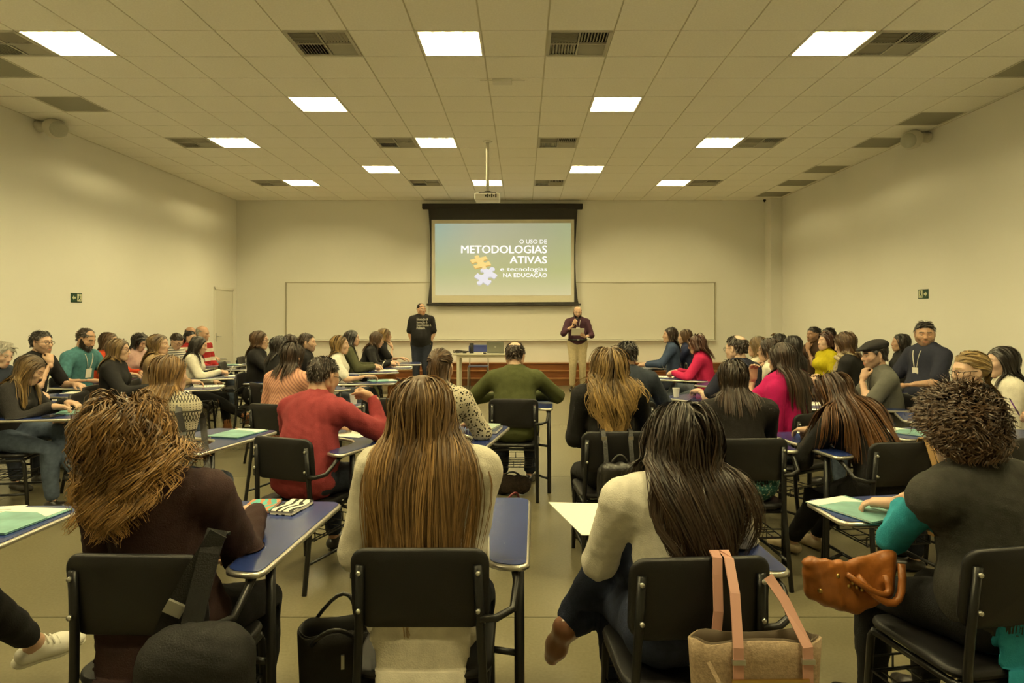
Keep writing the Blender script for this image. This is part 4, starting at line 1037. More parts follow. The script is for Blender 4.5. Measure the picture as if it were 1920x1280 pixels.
# ------------------------------------------------------------------ front row, backs to us
def tails(p0, p1, r, fl, k=.03): return cone(p0, p1, r, r*.95, (0, 1, 0), fl, k=k)
P('auburn', 'woman with frizzy auburn bob in dark plum cardigan', 'black tablet-arm chair with a black backpack hanging on its backrest', 232, 774, 2.08, face=-2, lean=3, neckf=-.02, roll=-8, hdx=-.085, head=(20, 0, 0),
  arms=('lap', W(w=(.12, .36, .80), f=(-.5, .8, -.1), n=(0, 0, -1), k='rest', p=(.35, -.5, -1))), hair=W(style='wavybob', col='auburn', n=4600, w=.9, amp=.019, fr=58, L=.245, th=.055, g=1.2, cl=.6, lift=.4), top=W(m=C_('plum', (.026, .012, .011)), fit=.016), shh=.172, bulk=1.08, legs='sit', bottom=W(m=TROU), wear='cardigan',
  extra_top=[tails((0, -.125, .56), (0, -.156, .28), .150, .085)])
P('straight', 'woman with very long straight light brown hair in long cream cardigan', 'black tablet-arm chair with a cream cardigan hanging down behind its seat', 792, 697, 2.18, face=0, hdx=-.025, lean=4, head=(0, -3, 0),
  arms=(W(w=(.15, .24, .69), f=(-.5, .85, -.2), n=(0, 0, -1), k='rest', p=(.45, -.6, -1)), W(w=(.08, .28, .70), f=(-.5, .85, -.1), n=(0, 0, -1), k='rest', p=(.05, -1, -.55))), hair=W(style='long', col='straight', n=2900, L=.68, th=.013, amp=.016, cl=1.3, fr=7, w=.9, gather=.6, ncl=75), top=W(m=C_('ivory', (.60, .56, .46)), fit=.017), shh=.172, wear='cardigan',
  extra_top=[tails((0, -.125, .56), (0, -.158, .10), .152, .085)], bottom=W(m=JEANSD))
P('paper', 'woman with long dark hair in white knit sweater holding a sheet of paper', 'black tablet-arm chair with a beige tote bag on pink straps', 1280, 752, 2.16, face=4, hdx=.035, lean=10, roll=0, head=(4, -10, 0),
  arms=(W(w=(.12, .38, .79), f=(-.2, 1, .0), n=(.5, 0, -1), k='grip', p=(.55, -.5, -1)), 'desk'), hair=W(style='longwavy', col='dark', n=3700, L=.52, amp=.015, fr=19, th=.018, w=.9, gather=1.2, gx=.07, cl=1.2, ncl=55), top=W(m=C_('knit_white', (.66, .63, .55)), fit=.014, hem=0), shh=.180, bulk=1.06,
  legs={'L': ((-.10, .36, .085), (0, 1, 0)), 'R': ((-.28, .46, .36), (-.15, .55, -.8), (-.3, .6, .9))}, bottom=W(m=FB('denim_indigo', (.020, .026, .052), noise=.25), fit=.016, flare=.012, len=.86), shoes=W(m=mat('boot_tan_pink', (.30, .14, .08), .3), boot=True), footwear='ankle_boot', cx=.0)
P('vest', 'woman with short curly brown hair in grey vest over a turquoise top', 'black tablet-arm chair under the woman in the grey vest', 1797, 766, 2.26, face=14, lean=12, roll=-4, head=(-14, -6, 0), arms=(W(w=(.0, .40, .80), f=(.6, .8, -.1), n=(0, 0, -1), k='rest', p=(.8, -.3, -.8)), 'desk'),
  hair=W(style='curly', col='darkbrown', n=4000, w=1.2), top=W(m=FB('knit_turquoise', (.02, .22, .30), noise=.12), fit=.005), bulk=1.14, shh=.186, bottom=W(m=TROU), dface=-4, cx=-.08, extra_top=[tails((0, -.12, .52), (0, -.156, .20), .15, .085)])
_vd = PEOPLE['vest']; _t = [p for p in _vd['gp'][:9]]; _j = _vd['J']
obj('vest', sdf_mesh('vest', infl(_t[:6], .022)+[cone(_j['shL']*.86+_j['shR']*.14, _j['shR']*.86+_j['shL']*.14, .077, .077, k=.03), cone(_vd['P'][0]+V3(-.075, -.01, .05), _vd['P'][0]+V3(.075, -.01, .05), .135, .135, k=.05)], .0115, [FB('quilt_grey', (.030, .029, .024), noise=.2)], .003, 3), _vd['o']); settle('vest')
P('sneaker', 'person in black trousers and white canvas sneakers, legs crossed beside the tablet with papers', 'black tablet-arm chair with loose papers on its tablet beside the white sneaker', 0, 700, 2.1, face=0, hip=(-2.10, 2.0), lod=1, hair=W(style='medium', col='dark'), legs={'L': ((-.10, .40, .085), (0, 1, 0)), 'R': ((.155, .66, .21), (.55, .8, .02), (.2, .3, 1))},
  bottom=W(m=TROU, len=.80), shoes=W(m=mat('canvas_white', (.72, .70, .62), .7)), footwear='sneaker', top=W(m=BLACK), arms=('lap', 'lap'))
# ------------------------------------------------------------------ second row
P('nordic', 'woman with straight brown hair in black and cream patterned knit sweater', 'black tablet-arm chair with a black shoulder bag hanging beside the patterned sweater', 318, 663, 3.95, face=-12, lean=8, head=(-26, -4, 0), arms=('lap', 'lap'), hair=W(style='medium', col='straight', L=.34), top=W(m=NORDIC, fit=.016), shh=.172, bottom=W(m=JEANS))
P('red', 'man with cropped dark hair in coral red sweater resting his chin on his fist', 'black tablet-arm chair under the man in the coral red sweater', 606, 668, 4.02, face=-22, sex='m', bulk=1.12, lean=16, head=(-6, -14, 0), arms=('desk', W(w=(.21, .40, .99), f=(-.75, -.1, .3), n=(-.3, -1, -.3), k='fist', p=(.7, .5, -1), e=(.30, .36, .78))), skin=1,
  hair=W(style='short', col='dark', L=.028), top=W(m=FB('knit_coral', (.27, .042, .048), noise=.1), fit=.010, fold=1.5), bottom=W(m=JEANSD), glasses=True, cy=.04)
P('stripes', 'woman with short dark bob in pink striped top', 'black tablet-arm chair under the woman in the pink striped top', 548, 640, 5.35, face=-18, lean=8, head=(-4, -10, 0), arms=('lap', 'desk'), hair=W(style='bob', col='dark'), top=W(m=PINKS, fit=.014, sleeve=.5), bottom=W(m=JEANSD), lod=1, skin=0)
P('leopard', 'woman with half tied long brown hair in black and cream spotted blouse', 'black tablet-arm chair under the woman in the spotted blouse', 826, 653, 4.15, face=-8, lean=10, head=(0, -8, 0), arms=('lap', 'desk'), hair=W(style='tied', col='brown', tie=(0, -.105, .045), L=.42, tiec=mat('tie_teal', (.10, .22, .22), .6)), top=W(m=LEOP, fit=.014), bottom=W(m=TROU))
P('green', 'balding man in olive green sweater bent over his tablet', 'black tablet-arm chair with a dark bag below, under the man in olive green', 966, 640, 5.75, face=-4, sex='m', bulk=1.06, lean=14, head=(-10, -14, 0), arms=(W(w=(.20, .36, .79), f=(.4, .85, -.1), n=(0, 0, -1), k='rest', p=(1, -.3, -.4)), W(w=(.16, .40, .80), f=(-.7, .6, -.1), n=(0, 0, -1), k='rest', p=(1, -.2, -.25))), lod=1,
  hair=W(style='short', col='dark', bald=1, L=.032), top=W(m=FB('knit_olive', (.060, .068, .022), noise=.12), fit=.014, fold=1.4), bottom=W(m=JEANSD), glasses=True, shh=.19)
P('blonde', 'woman with long wavy blonde hair in black jacket, small black backpack on her chair', 'black tablet-arm chair with a small black leather backpack strapped to its backrest', 1142, 647, 4.12, face=2, lean=4, head=(2, -2, 0), arms=('lap', 'desk'), hair=W(style='longwavy', col='blonde', L=.47, fr=26, gather=.2, amp=.017), top=W(m=BLACK, fit=.014), shh=.178, bottom=W(m=TROU), wear='jacket')
P('denim', 'man with thick black hair in dark denim jacket', 'black tablet-arm chair under the man in the denim jacket', 1176, 638, 5.6, face=-4, sex='m', lean=10, head=(0, -6, 0), arms=('lap', 'deskout'), hair=W(style='shortthick', col='black', L=.05), top=W(m=FB('denim_jacket', (.022, .028, .040), noise=.25), fit=.014), lod=1, wear='jacket', bulk=1.08, skin=1)
P('blackshirt', 'woman with shoulder-length dark hair in black top and teal print skirt', 'black tablet-arm chair above a teal print skirt', 1374, 674, 4.15, face=0, lean=12, head=(0, -10, 0), arms=('lap', W(w=(.10, .38, .815), f=(-.4, .9, -.1), n=(0, 0, -1), k='rest', p=(.6, -.3, -.8))), hair=W(style='medium', col='dark', L=.24), top=W(m=FB('cloth_black_warm', (.011, .009, .008)), fit=.014), shh=.182, bulk=1.1, bottom=W(m=TEALP, fit=.03), legwear='skirt')
P('navypolo', 'balding man in navy polo shirt beside a white cup', 'black tablet-arm chair under the balding man in navy', 1381, 627, 6.1, face=12, sex='m', bulk=1.15, lean=6, head=(6, -4, 0), arms=('desk', 'lap'), hair=W(style='short', col='dark', bald=1, L=.03), top=W(m=NAVY, sleeve=.5, fit=.012), left=True, lod=1, glasses=True, skin=3)
P('magenta', 'woman with long dark hair in magenta shawl, hand to her face', 'black tablet-arm chair under the woman in the magenta shawl', 1466, 639, 5.0, face=30, lean=8, head=(14, -4, 0), arms=(W(w=(.13, .26, 1.02), f=(.1, -.2, 1), n=(.5, -1, 0), k='rest', p=(.5, .5, -1)), 'lap'), hair=W(style='long', col='dark', L=.48), top=W(m=C_('magenta', (.42, .008, .10)), fit=.020, sleeve=.42, hem=0), bottom=W(m=JEANS), lod=1, wear='shawl',
  extra_top=[tails((-.19, .0, .98), (-.21, .0, .70), .075, .8)])
P('bent', 'woman in black jacket with long brown highlighted hair bent low over her tablet', 'black left-handed tablet-arm chair with a tan tote bag on its backrest', 1560, 698, 4.30, face=22, lean=34, roll=-6, head=(8, -34, 0), arms=(W(w=(.10, .40, .815), f=(.3, .9, -.1), n=(0, 0, -1), k='rest', p=(.6, -.3, -.5)), W(w=(-.02, .42, .81), f=(-.5, .8, -.1), n=(0, 0, -1), k='pinch')), hair=W(style='long', col='highlight', L=.55, th=.03, cl=.8), top=W(m=BLACK, fit=.015), bottom=W(m=TROU, len=.86), shoes=W(m=mat('flats_beige', (.42, .33, .2), .5)), footwear='flat_shoe', left=True, dface=-14, wear='jacket', legs='fwd', shh=.172)
P('ponytail', 'blonde woman with ponytail and glasses in black sweater, hands at her mouth', 'black tablet-arm chair under the blonde woman with the ponytail', 1818, 657, 4.30, face=58, lean=10, head=(24, -4, 0), arms=('mouth', 'mouth'), hair=W(style='pony', col='lightblonde', tie=(0, -.115, .0), L=.30, tiec=mat('tie_tan', (.30, .14, .04), .4)), top=W(m=BLACK, fit=.014), glasses=True, shh=.175, skin=3, lod=1, dface=-40)
P('blazer', 'woman with long black hair in white blazer', 'black tablet-arm chair under the woman in the white blazer', 1878, 646, 5.0, face=66, lean=5, head=(8, -4, 0), arms=('lap', 'desk'), hair=W(style='long', col='black', L=.50), top=W(m=WHITE, fit=.016), wear='blazer', lod=1, skin=3)
P('penhand', 'person in pale top whose hands hold a purple pen at the edge of the row', 'black tablet-arm chair beside the blonde woman, under the purple pen', 2010, 690, 4.0, face=62, hip=(3.69, 3.98), lean=12, arms=('desk', W(w=(.05, .46, .86), f=(-.3, .85, .2), n=(-.8, 0, -.5), k='pinch')), hair=W(style='medium', col='brown'), top=W(m=CREAM, sleeve=.5), lod=1)
# ------------------------------------------------------------------ seats along the wall by the door, facing across the room
P('typing', 'woman with long ash brown hair in charcoal sweater and jeans looking down at her tablet', 'black tablet-arm chair under the woman in charcoal sweater and jeans', 58, 664, 5.4, face=-80, lean=20, head=(4, -30, 0), arms=('desk', 'desk'), hair=W(style='long', col='mixed', L=.42), top=W(m=C_('charcoal', (.015, .014, .014)), fit=.013), bottom=W(m=JEANS), lod=1, legs='cross_l')
P('grey', 'person with thick grey hair smiling downwards', 'black tablet-arm chair under the grey-haired person', 2, 638, 5.75, face=-96, lean=12, head=(0, -20, 0), arms=('desk', 'desk'), hair=W(style='shortthick', col='grey', L=.09), top=W(m=C_('darkblue', (.02, .025, .04)), fit=.013), skin=3)
P('chinman', 'man with glasses in black polo shirt, hand on his chin', 'black tablet-arm chair under the man with glasses in black polo', 78, 618, 6.6, face=-92, sex='m', lean=12, head=(-6, -2, 0), arms=('desk', 'mouth'), hair=W(style='short', col='black'), top=W(m=BLACK, sleeve=.5), glasses=True, beard='stubble', lod=1, skin=0, bottom=W(m=JEANS))
P('tealtee', 'bearded man in teal t-shirt with lanyard looking down', 'black tablet-arm chair under the man in the teal t-shirt', 161, 614, 7.35, face=-104, sex='m', lean=8, head=(6, -22, 0), arms=('desk', 'deskout'), hair=W(style='short', col='dark', bald=3, L=.03), top=W(m=FB('tee_teal', (.055, .16, .18), noise=.2), sleeve=.5), beard='full', lanyard=True, lod=1, skin=1)
P('redtop', 'woman with brown hair in bright red-orange top behind the woman in black cardigan', 'black tablet-arm chair under the woman in red-orange', 205, 621, 8.0, face=-88, lean=8, hair=W(style='medium', col='brown'), top=W(m=C_('redorange', (.50, .06, .018))), arms=('desk', 'desk'))
P('cardigan', 'woman with glasses and streaked brown hair in black cardigan', 'black tablet-arm chair under the woman with glasses in black cardigan', 222, 632, 6.2, face=-74, lean=6, head=(0, -2, 0), arms=('lap', 'desk'), hair=W(style='medium', col='mixed', L=.27), top=W(m=BLACK, fit=.018), glasses=True, lod=1, wear='cardigan')
P('plaid', 'woman with short dark hair in pale pink top looking down', 'black tablet-arm chair with a plaid and brown bag, under the woman in pale pink', 262, 624, 8.65, face=-100, lean=10, head=(0, -26, 0), arms=('desk', 'lap'), hair=W(style='bob', col='black'), top=W(m=C_('palepink', (.55, .36, .33))))
P('beige', 'woman with wavy blonde-brown hair in beige top', 'black tablet-arm chair under the woman in beige', 298, 624, 6.9, face=-72, lean=5, head=(-10, 0, 0), arms=('lap', 'desk'), hair=W(style='medium', col='mixed', amp=.012, fr=26), top=W(m=C_('beige', (.30, .21, .12)), fit=.013), bottom=W(m=JEANS), lod=1)
P('bunread', 'woman with glasses, dark hair pulled back, in striped top reading', 'black tablet-arm chair under the woman in the striped top', 331, 625, 9.3, face=-112, lean=12, head=(0, -30, 0), arms=('desk', 'desk'), hair=W(style='bun', col='dark', tie=(0, -.11, .03)), top=W(m=STRIPE), glasses=True)
P('lace', 'woman with long black hair in white lace blouse writing, brown ankle boots', 'black tablet-arm chair under the woman in white lace with brown boots', 373, 629, 8.3, face=-76, lean=10, head=(0, -14, 0), arms=('lap', 'write'), hair=W(style='long', col='black', L=.42), top=W(m=WHITE, fit=.013), bottom=W(m=TROU), shoes=W(m=BOOT, boot=True), footwear='ankle_boot', legs={'L': ((-.08, .44, .085), (.1, 1, 0)), 'R': ((.02, .70, .20), (.0, 1, .05))}, lod=1)
P('redjacket', 'woman with dark tied hair in red and white jacket', 'black tablet-arm chair under the woman in the red and white jacket', 357, 620, 9.9, face=-95, lean=6, hair=W(style='bun', col='black'), top=W(m=REDW), arms=('desk', 'lap'))
P('baldone', 'bald man in red and white sweater with legs crossed', 'black tablet-arm chair under the bald man in the sweater', 380, 611, 10.6, face=-96, sex='m', lean=0, head=(6, -10, 0), hair=W(style='buzz', col='grey', bald=2), top=W(m=REDW), bottom=W(m=JEANS), arms=('lap', 'lap'), legs='cross_r', skin=1)
P('baldtwo', 'bald man leaning on the wall behind the bald man in the sweater', 'black tablet-arm chair under the bald man by the wall', 358, 613, 11.2, face=-100, sex='m', hair=W(style='buzz', col='dark', bald=2), top=W(m=C_('maroon', (.10, .02, .02))), skin=1)
P('glassesjacket', 'woman with brown hair and glasses in black jacket raising her hand', 'black tablet-arm chair under the woman raising her hand', 487, 618, 8.9, face=-84, lean=3, head=(0, -2, 0), arms=('lap', W(w=(.12, .40, 1.02), f=(-.1, .2, 1), n=(-1, 0, 0), k='rest', p=(.3, 0, -1))), hair=W(style='medium', col='brown', L=.25), top=W(m=BLACK, fit=.015), glasses=True, wear='jacket')
P('darkjacket', 'woman with black hair in black jacket sitting in front of the raised hand', 'black tablet-arm chair under the woman with black hair and black jacket', 527, 628, 7.3, face=-48, lean=6, head=(-10, -8, 0), arms=('lap', 'desk'), hair=W(style='bob', col='black'), top=W(m=BLACK, fit=.015), wear='jacket')
P('darkbob', 'woman with dark hair bent behind the woman in pink stripes', 'black tablet-arm chair between the black jacket and the short-haired man', 545, 626, 9.2, face=-60, lean=10, head=(-6, -16, 0), hair=W(style='bob', col='dark'), top=W(m=C_('navyblue', (.02, .022, .04))), arms=('desk', 'desk'))
P('shortman', 'man with short dark brown hair in black jacket seen in profile', 'black tablet-arm chair under the man in profile', 576, 624, 8.5, face=-72, sex='m', lean=4, hair=W(style='short', col='dark', L=.05), top=W(m=BLACK, fit=.014), wear='jacket', beard='stubble', lod=1)
P('whitetee', 'woman with straight blonde hair in white t-shirt', 'black tablet-arm chair under the woman in the white t-shirt', 638, 627, 8.1, face=-68, lean=4, hair=W(style='medium', col='blonde', L=.28), top=W(m=C_('tee_white', (.68, .66, .60)), sleeve=.5), arms=('lap', 'deskout'), bottom=W(m=FB('denim_grey', (.05, .06, .08))), lod=1, head=(-6, 0, 0), legs='cross_l')
P('olivejacket', 'woman with long black hair in olive jacket writing', 'black tablet-arm chair under the woman in the olive jacket', 660, 617, 8.75, face=-74, lean=8, hair=W(style='long', col='black', L=.46), top=W(m=C_('olive', (.06, .062, .03)), fit=.016), arms=('desk', 'write'), bottom=W(m=C_('trouser_olive', (.07, .075, .03))), wear='jacket', head=(0, -3, 0))
P('blackcard', 'woman with dark brown hair in black cardigan and rust leggings leaning on her tablet', 'black tablet-arm chair above the rust-coloured leggings', 707, 621, 9.4, face=-82, lean=18, head=(0, -14, 0), hair=W(style='medium', col='brown', L=.26), top=W(m=BLACK, fit=.015), arms=('desk', 'write'), bottom=W(m=C_('rust', (.34, .13, .035)), fit=.003), legs='cross_r', wear='cardigan', shoes=W(m=mat('shoe_cream', (.5, .42, .3), .5)))
P('blondechin', 'blonde woman beside the board with her hand on her cheek', 'black tablet-arm chair under the blonde woman with hand on cheek', 722, 614, 10.05, face=-80, lean=12, head=(0, -4, 0), hair=W(style='medium', col='blonde', amp=.012, L=.24), top=W(m=BLACK, sleeve=.5), arms=('desk', 'mouth'), legs='fwd', bottom=W(m=NAVY))
# ------------------------------------------------------------------ seats on the other side
P('denimblouse', 'woman with dark wavy hair in blue denim blouse at the end of the row', 'black tablet-arm chair under the woman in the blue denim blouse', 1256, 612, 10.3, face=78, lean=4, hair=W(style='medium', col='dark', amp=.012, L=.25), top=W(m=FB('denim_shirt', (.035, .055, .11))), arms=('desk', 'desk'), legs='fwd')
P('navywoman', 'woman with brown hair in navy blouse, hand at her chest', 'black tablet-arm chair under the woman in navy with hand at her chest', 1284, 616, 9.7, face=74, lean=4, hair=W(style='medium', col='brown', L=.25), top=W(m=C_('navyblouse', (.015, .020, .055))), arms=(W(w=(.02, .26, .98), f=(.2, .1, .9), n=(.3, -1, 0), k='rest'), 'desk'), legs='fwd', bottom=W(m=JEANSD))
P('pinkcard', 'woman with reddish brown hair in bright pink cardigan writing, legs crossed in jeans', 'black tablet-arm chair under the woman in the bright pink cardigan', 1306, 627, 8.2, face=64, lean=12, head=(6, -12, 0), hair=W(style='medium', col='dyed', L=.24, th=.04), top=W(m=C_('brightpink', (.50, .02, .09)), fit=.016), arms=('write', 'desk'), bottom=W(m=FB('denim_light', (.13, .16, .20), noise=.25)), legs='cross_r', lod=1, wear='cardigan', extra_top=[tails((0, -.125, .56), (0, -.156, .36), .15, .085)], left=True)
P('lacecream', 'woman with long light brown hair in cream lace top', 'black tablet-arm chair under the woman in cream lace', 1420, 628, 7.2, face=36, lean=3, hair=W(style='long', col='mixed', L=.40), top=W(m=CREAM), arms=('lap', 'lap'), lod=1)
P('whitebob', 'woman with dark hair and glasses in white top behind the magenta shawl', 'black tablet-arm chair under the dark-haired woman in white', 1441, 633, 6.6, face=58, lean=8, head=(8, -4, 0), hair=W(style='bob', col='dark', L=.17), top=W(m=WHITE), arms=('mouth', 'lap'), glasses=True)
P('blackhair', 'woman with sunglasses pushed up on black hair', 'black tablet-arm chair under the woman with sunglasses on her hair', 1459, 624, 8.7, face=50, lean=4, hair=W(style='bob', col='black'), top=W(m=BLACK), arms=('lap', 'lap'))
P('longblack', 'woman with long black hair in pale blouse seated before the man with dark shirt', 'black tablet-arm chair under the woman in the pale blouse', 1484, 627, 7.8, face=44, lean=4, hair=W(style='long', col='black', L=.40), top=W(m=CREAM), arms=('lap', 'lap'))
P('yellow', 'woman with wavy auburn hair in yellow top', 'black tablet-arm chair under the woman in yellow', 1549, 622, 8.0, face=74, lean=0, head=(4, 4, 0), hair=W(style='medium', col='dyed', amp=.012, L=.22, th=.04), top=W(m=C_('yellow', (.50, .42, .012)), fit=.010), arms=('lap', 'lap'), lod=1, skin=3, chest=.02)
P('brownman', 'bearded man in dark brown shirt, fist at his mouth', 'black tablet-arm chair under the man in the dark brown shirt', 1526, 611, 8.8, face=104, sex='m', lean=6, hair=W(style='short', col='black'), top=W(m=C_('darkbrown', (.05, .028, .016)), sleeve=.5), arms=('mouth', 'desk'), skin=2, beard='stubble')
P('behindman', 'man with short black hair half hidden behind the woman in yellow', 'black tablet-arm chair behind the woman in yellow', 1553, 613, 9.4, face=86, sex='m', hair=W(style='short', col='black'), top=W(m=NAVY), skin=1)
P('scarf', 'woman with brown bob and beige scarf in black blazer looking at her phone', 'black tablet-arm chair under the woman with the beige scarf', 1584, 621, 7.2, face=70, lean=8, head=(6, -20, 0), hair=W(style='bob', col='brown', L=.19), top=W(m=BLACK, fit=.015), arms=('phone', 'phone'), lod=1, wear='blazer', skin=3)
P('cap', 'man in dark flat cap and grey t-shirt, fist at his mouth', 'black tablet-arm chair under the man with the flat cap', 1640, 638, 6.1, face=80, sex='m', lean=10, head=(8, -6, 0), hair=W(style='short', col='black', L=.05), top=W(m=FB('tee_grey', (.11, .11, .095)), sleeve=.5), arms=('mouth', 'desk'), lod=1, lanyard=True, bottom=W(m=JEANS), beard='stubble', left=True)
P('darkwoman', 'woman with dark wavy hair in black top between the cap and the large man', 'black tablet-arm chair under the dark-haired woman in black beside the wall', 1688, 624, 7.6, face=80, lean=2, hair=W(style='medium', col='black', amp=.012, L=.28), top=W(m=BLACK), arms=('lap', 'lap'), skin=1, lod=1)
P('bigman', 'large man in navy polo with lanyard turning towards the viewer', 'black tablet-arm chair under the large man in navy polo', 1734, 601, 6.7, face=106, sex='m', bulk=1.32, lean=2, head=(52, -4, 0), hair=W(style='shortthick', col='black', L=.05), top=W(m=FB('polo_navy', (.016, .018, .032)), sleeve=.5, fit=.012), arms=('desk', 'deskout'), lod=1, lanyard=True, beard='stubble', skin=1, sc=1.08)
# ------------------------------------------------------------------ the two speakers in front
P('host', 'standing man in black t-shirt with white lettering, hands in his pockets', '', 790, 568, 13.3, face=178, sex='m', bulk=1.22, stand=True, lean=0, head=(42, 0, 0), arms=('pocket', 'pocket'), hair=W(style='short', col='black', bald=3, L=.02), top=W(m=BLACK, sleeve=.5, fit=.014, hem=1), bottom=W(m=JEANSD, fit=.014), nochair=True, lod=1, skin=1, group='speakers')
P('speaker', 'standing bald bearded man in purple shirt and beige trousers holding a microphone and a paper', '', 1083, 574, 13.35, face=180, sex='m', bulk=1.12, stand=True, lean=2, head=(0, -14, 0), arms=(W(w=(.12, .30, 1.12*.98), f=(-.6, .5, .35), n=(0, -.4, .9), k='grip', p=(.8, -.3, -1)), W(w=(.10, .20, 1.325), f=(-.45, .1, .85), n=(-.3, -1, 0), k='fist', p=(.9, .1, -1))), hair=W(style='buzz', col='dark', bald=2), beard='full',
  top=W(m=C_('purple', (.050, .020, .032)), sleeve=.72, fit=.012, tuck=1), bottom=W(m=C_('khaki', (.50, .42, .27)), fit=.013), nochair=True, lod=1, skin=0, group='speakers', lanyard=True)
# ------------------------------------------------------------------ projection screen on the back wall
YS_ = 14.98
def sx(x, Y=YS_): return (x-VX)*Y/FPX
def sz(y, Y=YS_): return CH-(y-VY)*Y/FPX
M_SBLK = mat('screen_black', (.018, .015, .011), .7)
scr = empty('projection_screen', (sx(943), YS_, sz(571)), 0, 'pull-down projection screen with black border showing a puzzle-piece slide', 'projection screen')
ox, oz = scr.location.x, scr.location.z
bevel(MB().box((sx(942)-ox, .075, sz(386)-oz), (sx(1093)-sx(791), .125, .115)).build('casing', M_SBLK, scr), .012)
def srf(name, pts, m, y, par, th=.004):
    return MB().prism([(sx(a)-ox, sz(b)-oz) for a, b in pts][::-1], 0, th, Matrix.Translation((0, y, 0)) @ Matrix.Rotation(math.pi/2, 4, 'X')).build(name, m, par)
L_ = [(803, 391), (805, 420), (807, 460), (807, 500), (806, 530), (803, 560), (802, 569)]; R_ = [(1085, 569), (1083, 560), (1080, 530), (1079, 500), (1079, 460), (1081, 420), (1083, 391)]
MB().box((sx(942)-ox, .1, sz(384)-oz), (2.6, .06, .05)).build('wall_bracket', M_SBLK, scr)
srf('border_cloth', L_+R_, M_SBLK, .014, scr)
srf('white_cloth', [(809, 412), (809.5, 567), (1076.5, 566), (1076.5, 411)], mat('screen_white', (.72, .68, .55), .85), .006, scr)
MB().tube([(sx(800)-ox, .01, 0), (sx(1089)-ox, .01, 0)], .024, 10).build('bottom_bar', M_SBLK, scr)
def slide_mat():
    m, nt, b = _mat('projected_slide'); tc = nt.nodes.new('ShaderNodeTexCoord'); sp = nt.nodes.new('ShaderNodeSeparateXYZ'); nt.links.new(tc.outputs['Generated'], sp.inputs[0])
    vert = ramp(nt, sp.outputs[2], [(.0, (.62, .56, .30)), (.35, (.46, .47, .20)), (.75, (.42, .42, .27)), (1, (.36, .38, .33))], 'LINEAR')
    left = ramp(nt, sp.outputs[0], [(.0, (.28, .46, .36)), (.30, (.44, .45, .28)), (.72, (.40, .40, .20)), (1, (.36, .42, .15))], 'LINEAR')
    f = math_node(nt, 'MULTIPLY', sp.outputs[2], .62); n = nt.nodes.new('ShaderNodeClamp'); nt.links.new(f, n.inputs[0])
    mx = nt.nodes.new('ShaderNodeMix'); mx.data_type = 'RGBA'; nt.links.new(n.outputs[0], mx.inputs[0]); nt.links.new(vert, mx.inputs[6]); nt.links.new(left, mx.inputs[7])
    b.inputs['Base Color'].default_value = (.05, .05, .05, 1); nt.links.new(mx.outputs[2], b.inputs['Emission Color']); b.inputs['Emission Strength'].default_value = .95; return m
img = srf('projected_image', [(815.5, 419), (816, 553.5), (1071, 553.5), (1070.5, 418)], slide_mat(), .001, scr)
M_STXT = mat('slide_lettering', (.1, .1, .1), .8, emit=(1, .97, .92), estr=.95); M_PYEL = mat('slide_yellow', (.1, .1, .05), .8, emit=(.95, .70, .25), estr=.9); M_PYD = mat('slide_yellow_edge', (.1, .06, .02), .8, emit=(.70, .42, .10), estr=.9); M_PLIL = mat('slide_lilac', (.1, .1, .1), .8, emit=(.78, .76, .82), estr=.95); M_PLD = mat('slide_lilac_edge', (.1, .1, .1), .8, emit=(.55, .53, .55), estr=.9)
def stext(body, xr, ybase, hpx, wpx, bold):
    me = text_mesh(body, 1.0, 'LEFT', 0, .0004); co = np.array([v.co[:] for v in me.vertices]); cap = 1.0
    x0, x1 = co[:, 0].min(), co[:, 0].max()
    capm = text_mesh('E' if body.upper() == body else 'l', 1.0, 'LEFT', 0, .0004); ch_ = max(v.co.y for v in capm.vertices)
    kx = (sx(wpx)-sx(0))/(x1-x0); ky = (hpx*YS_/FPX)/ch_
    for v in me.vertices: x, y, z = v.co; v.co = (sx(xr)-ox-(x1-x)*kx, -.006-z, sz(ybase)-oz+y*ky)
    me.materials.append(M_STXT); me.update(); n0 = len(me.vertices); o = obj('slide_lettering', me, img); v0 = [tuple(v.co) for v in me.vertices]; f0 = [tuple(p.vertices) for p in me.polygons]; b = MB(); w = bold*ky*2.2
    for dx, dz in ((-w, 0), (w, 0), (0, w*.6), (0, -w*.6), (0, 0)): b.add([(x+dx, y, z+dz) for x, y, z in v0], f0)
    o.data = b.mesh('slide_lettering', M_STXT); return o
stext('O USO DE', 1025, 456.5, 7.4, 51, .006); stext('METODOLOGIAS', 1025, 474.5, 14, 160, .012); stext('ATIVAS', 1025, 493.5, 13, 69, .014)
stext('tecnologias', 1025.5, 508, 7.5, 75, .010); stext('e', 945, 508, 7.5, 6.8, .010); stext('NA EDUCAÇÃO', 1025.5, 519.3, 7.0, 82, .014)
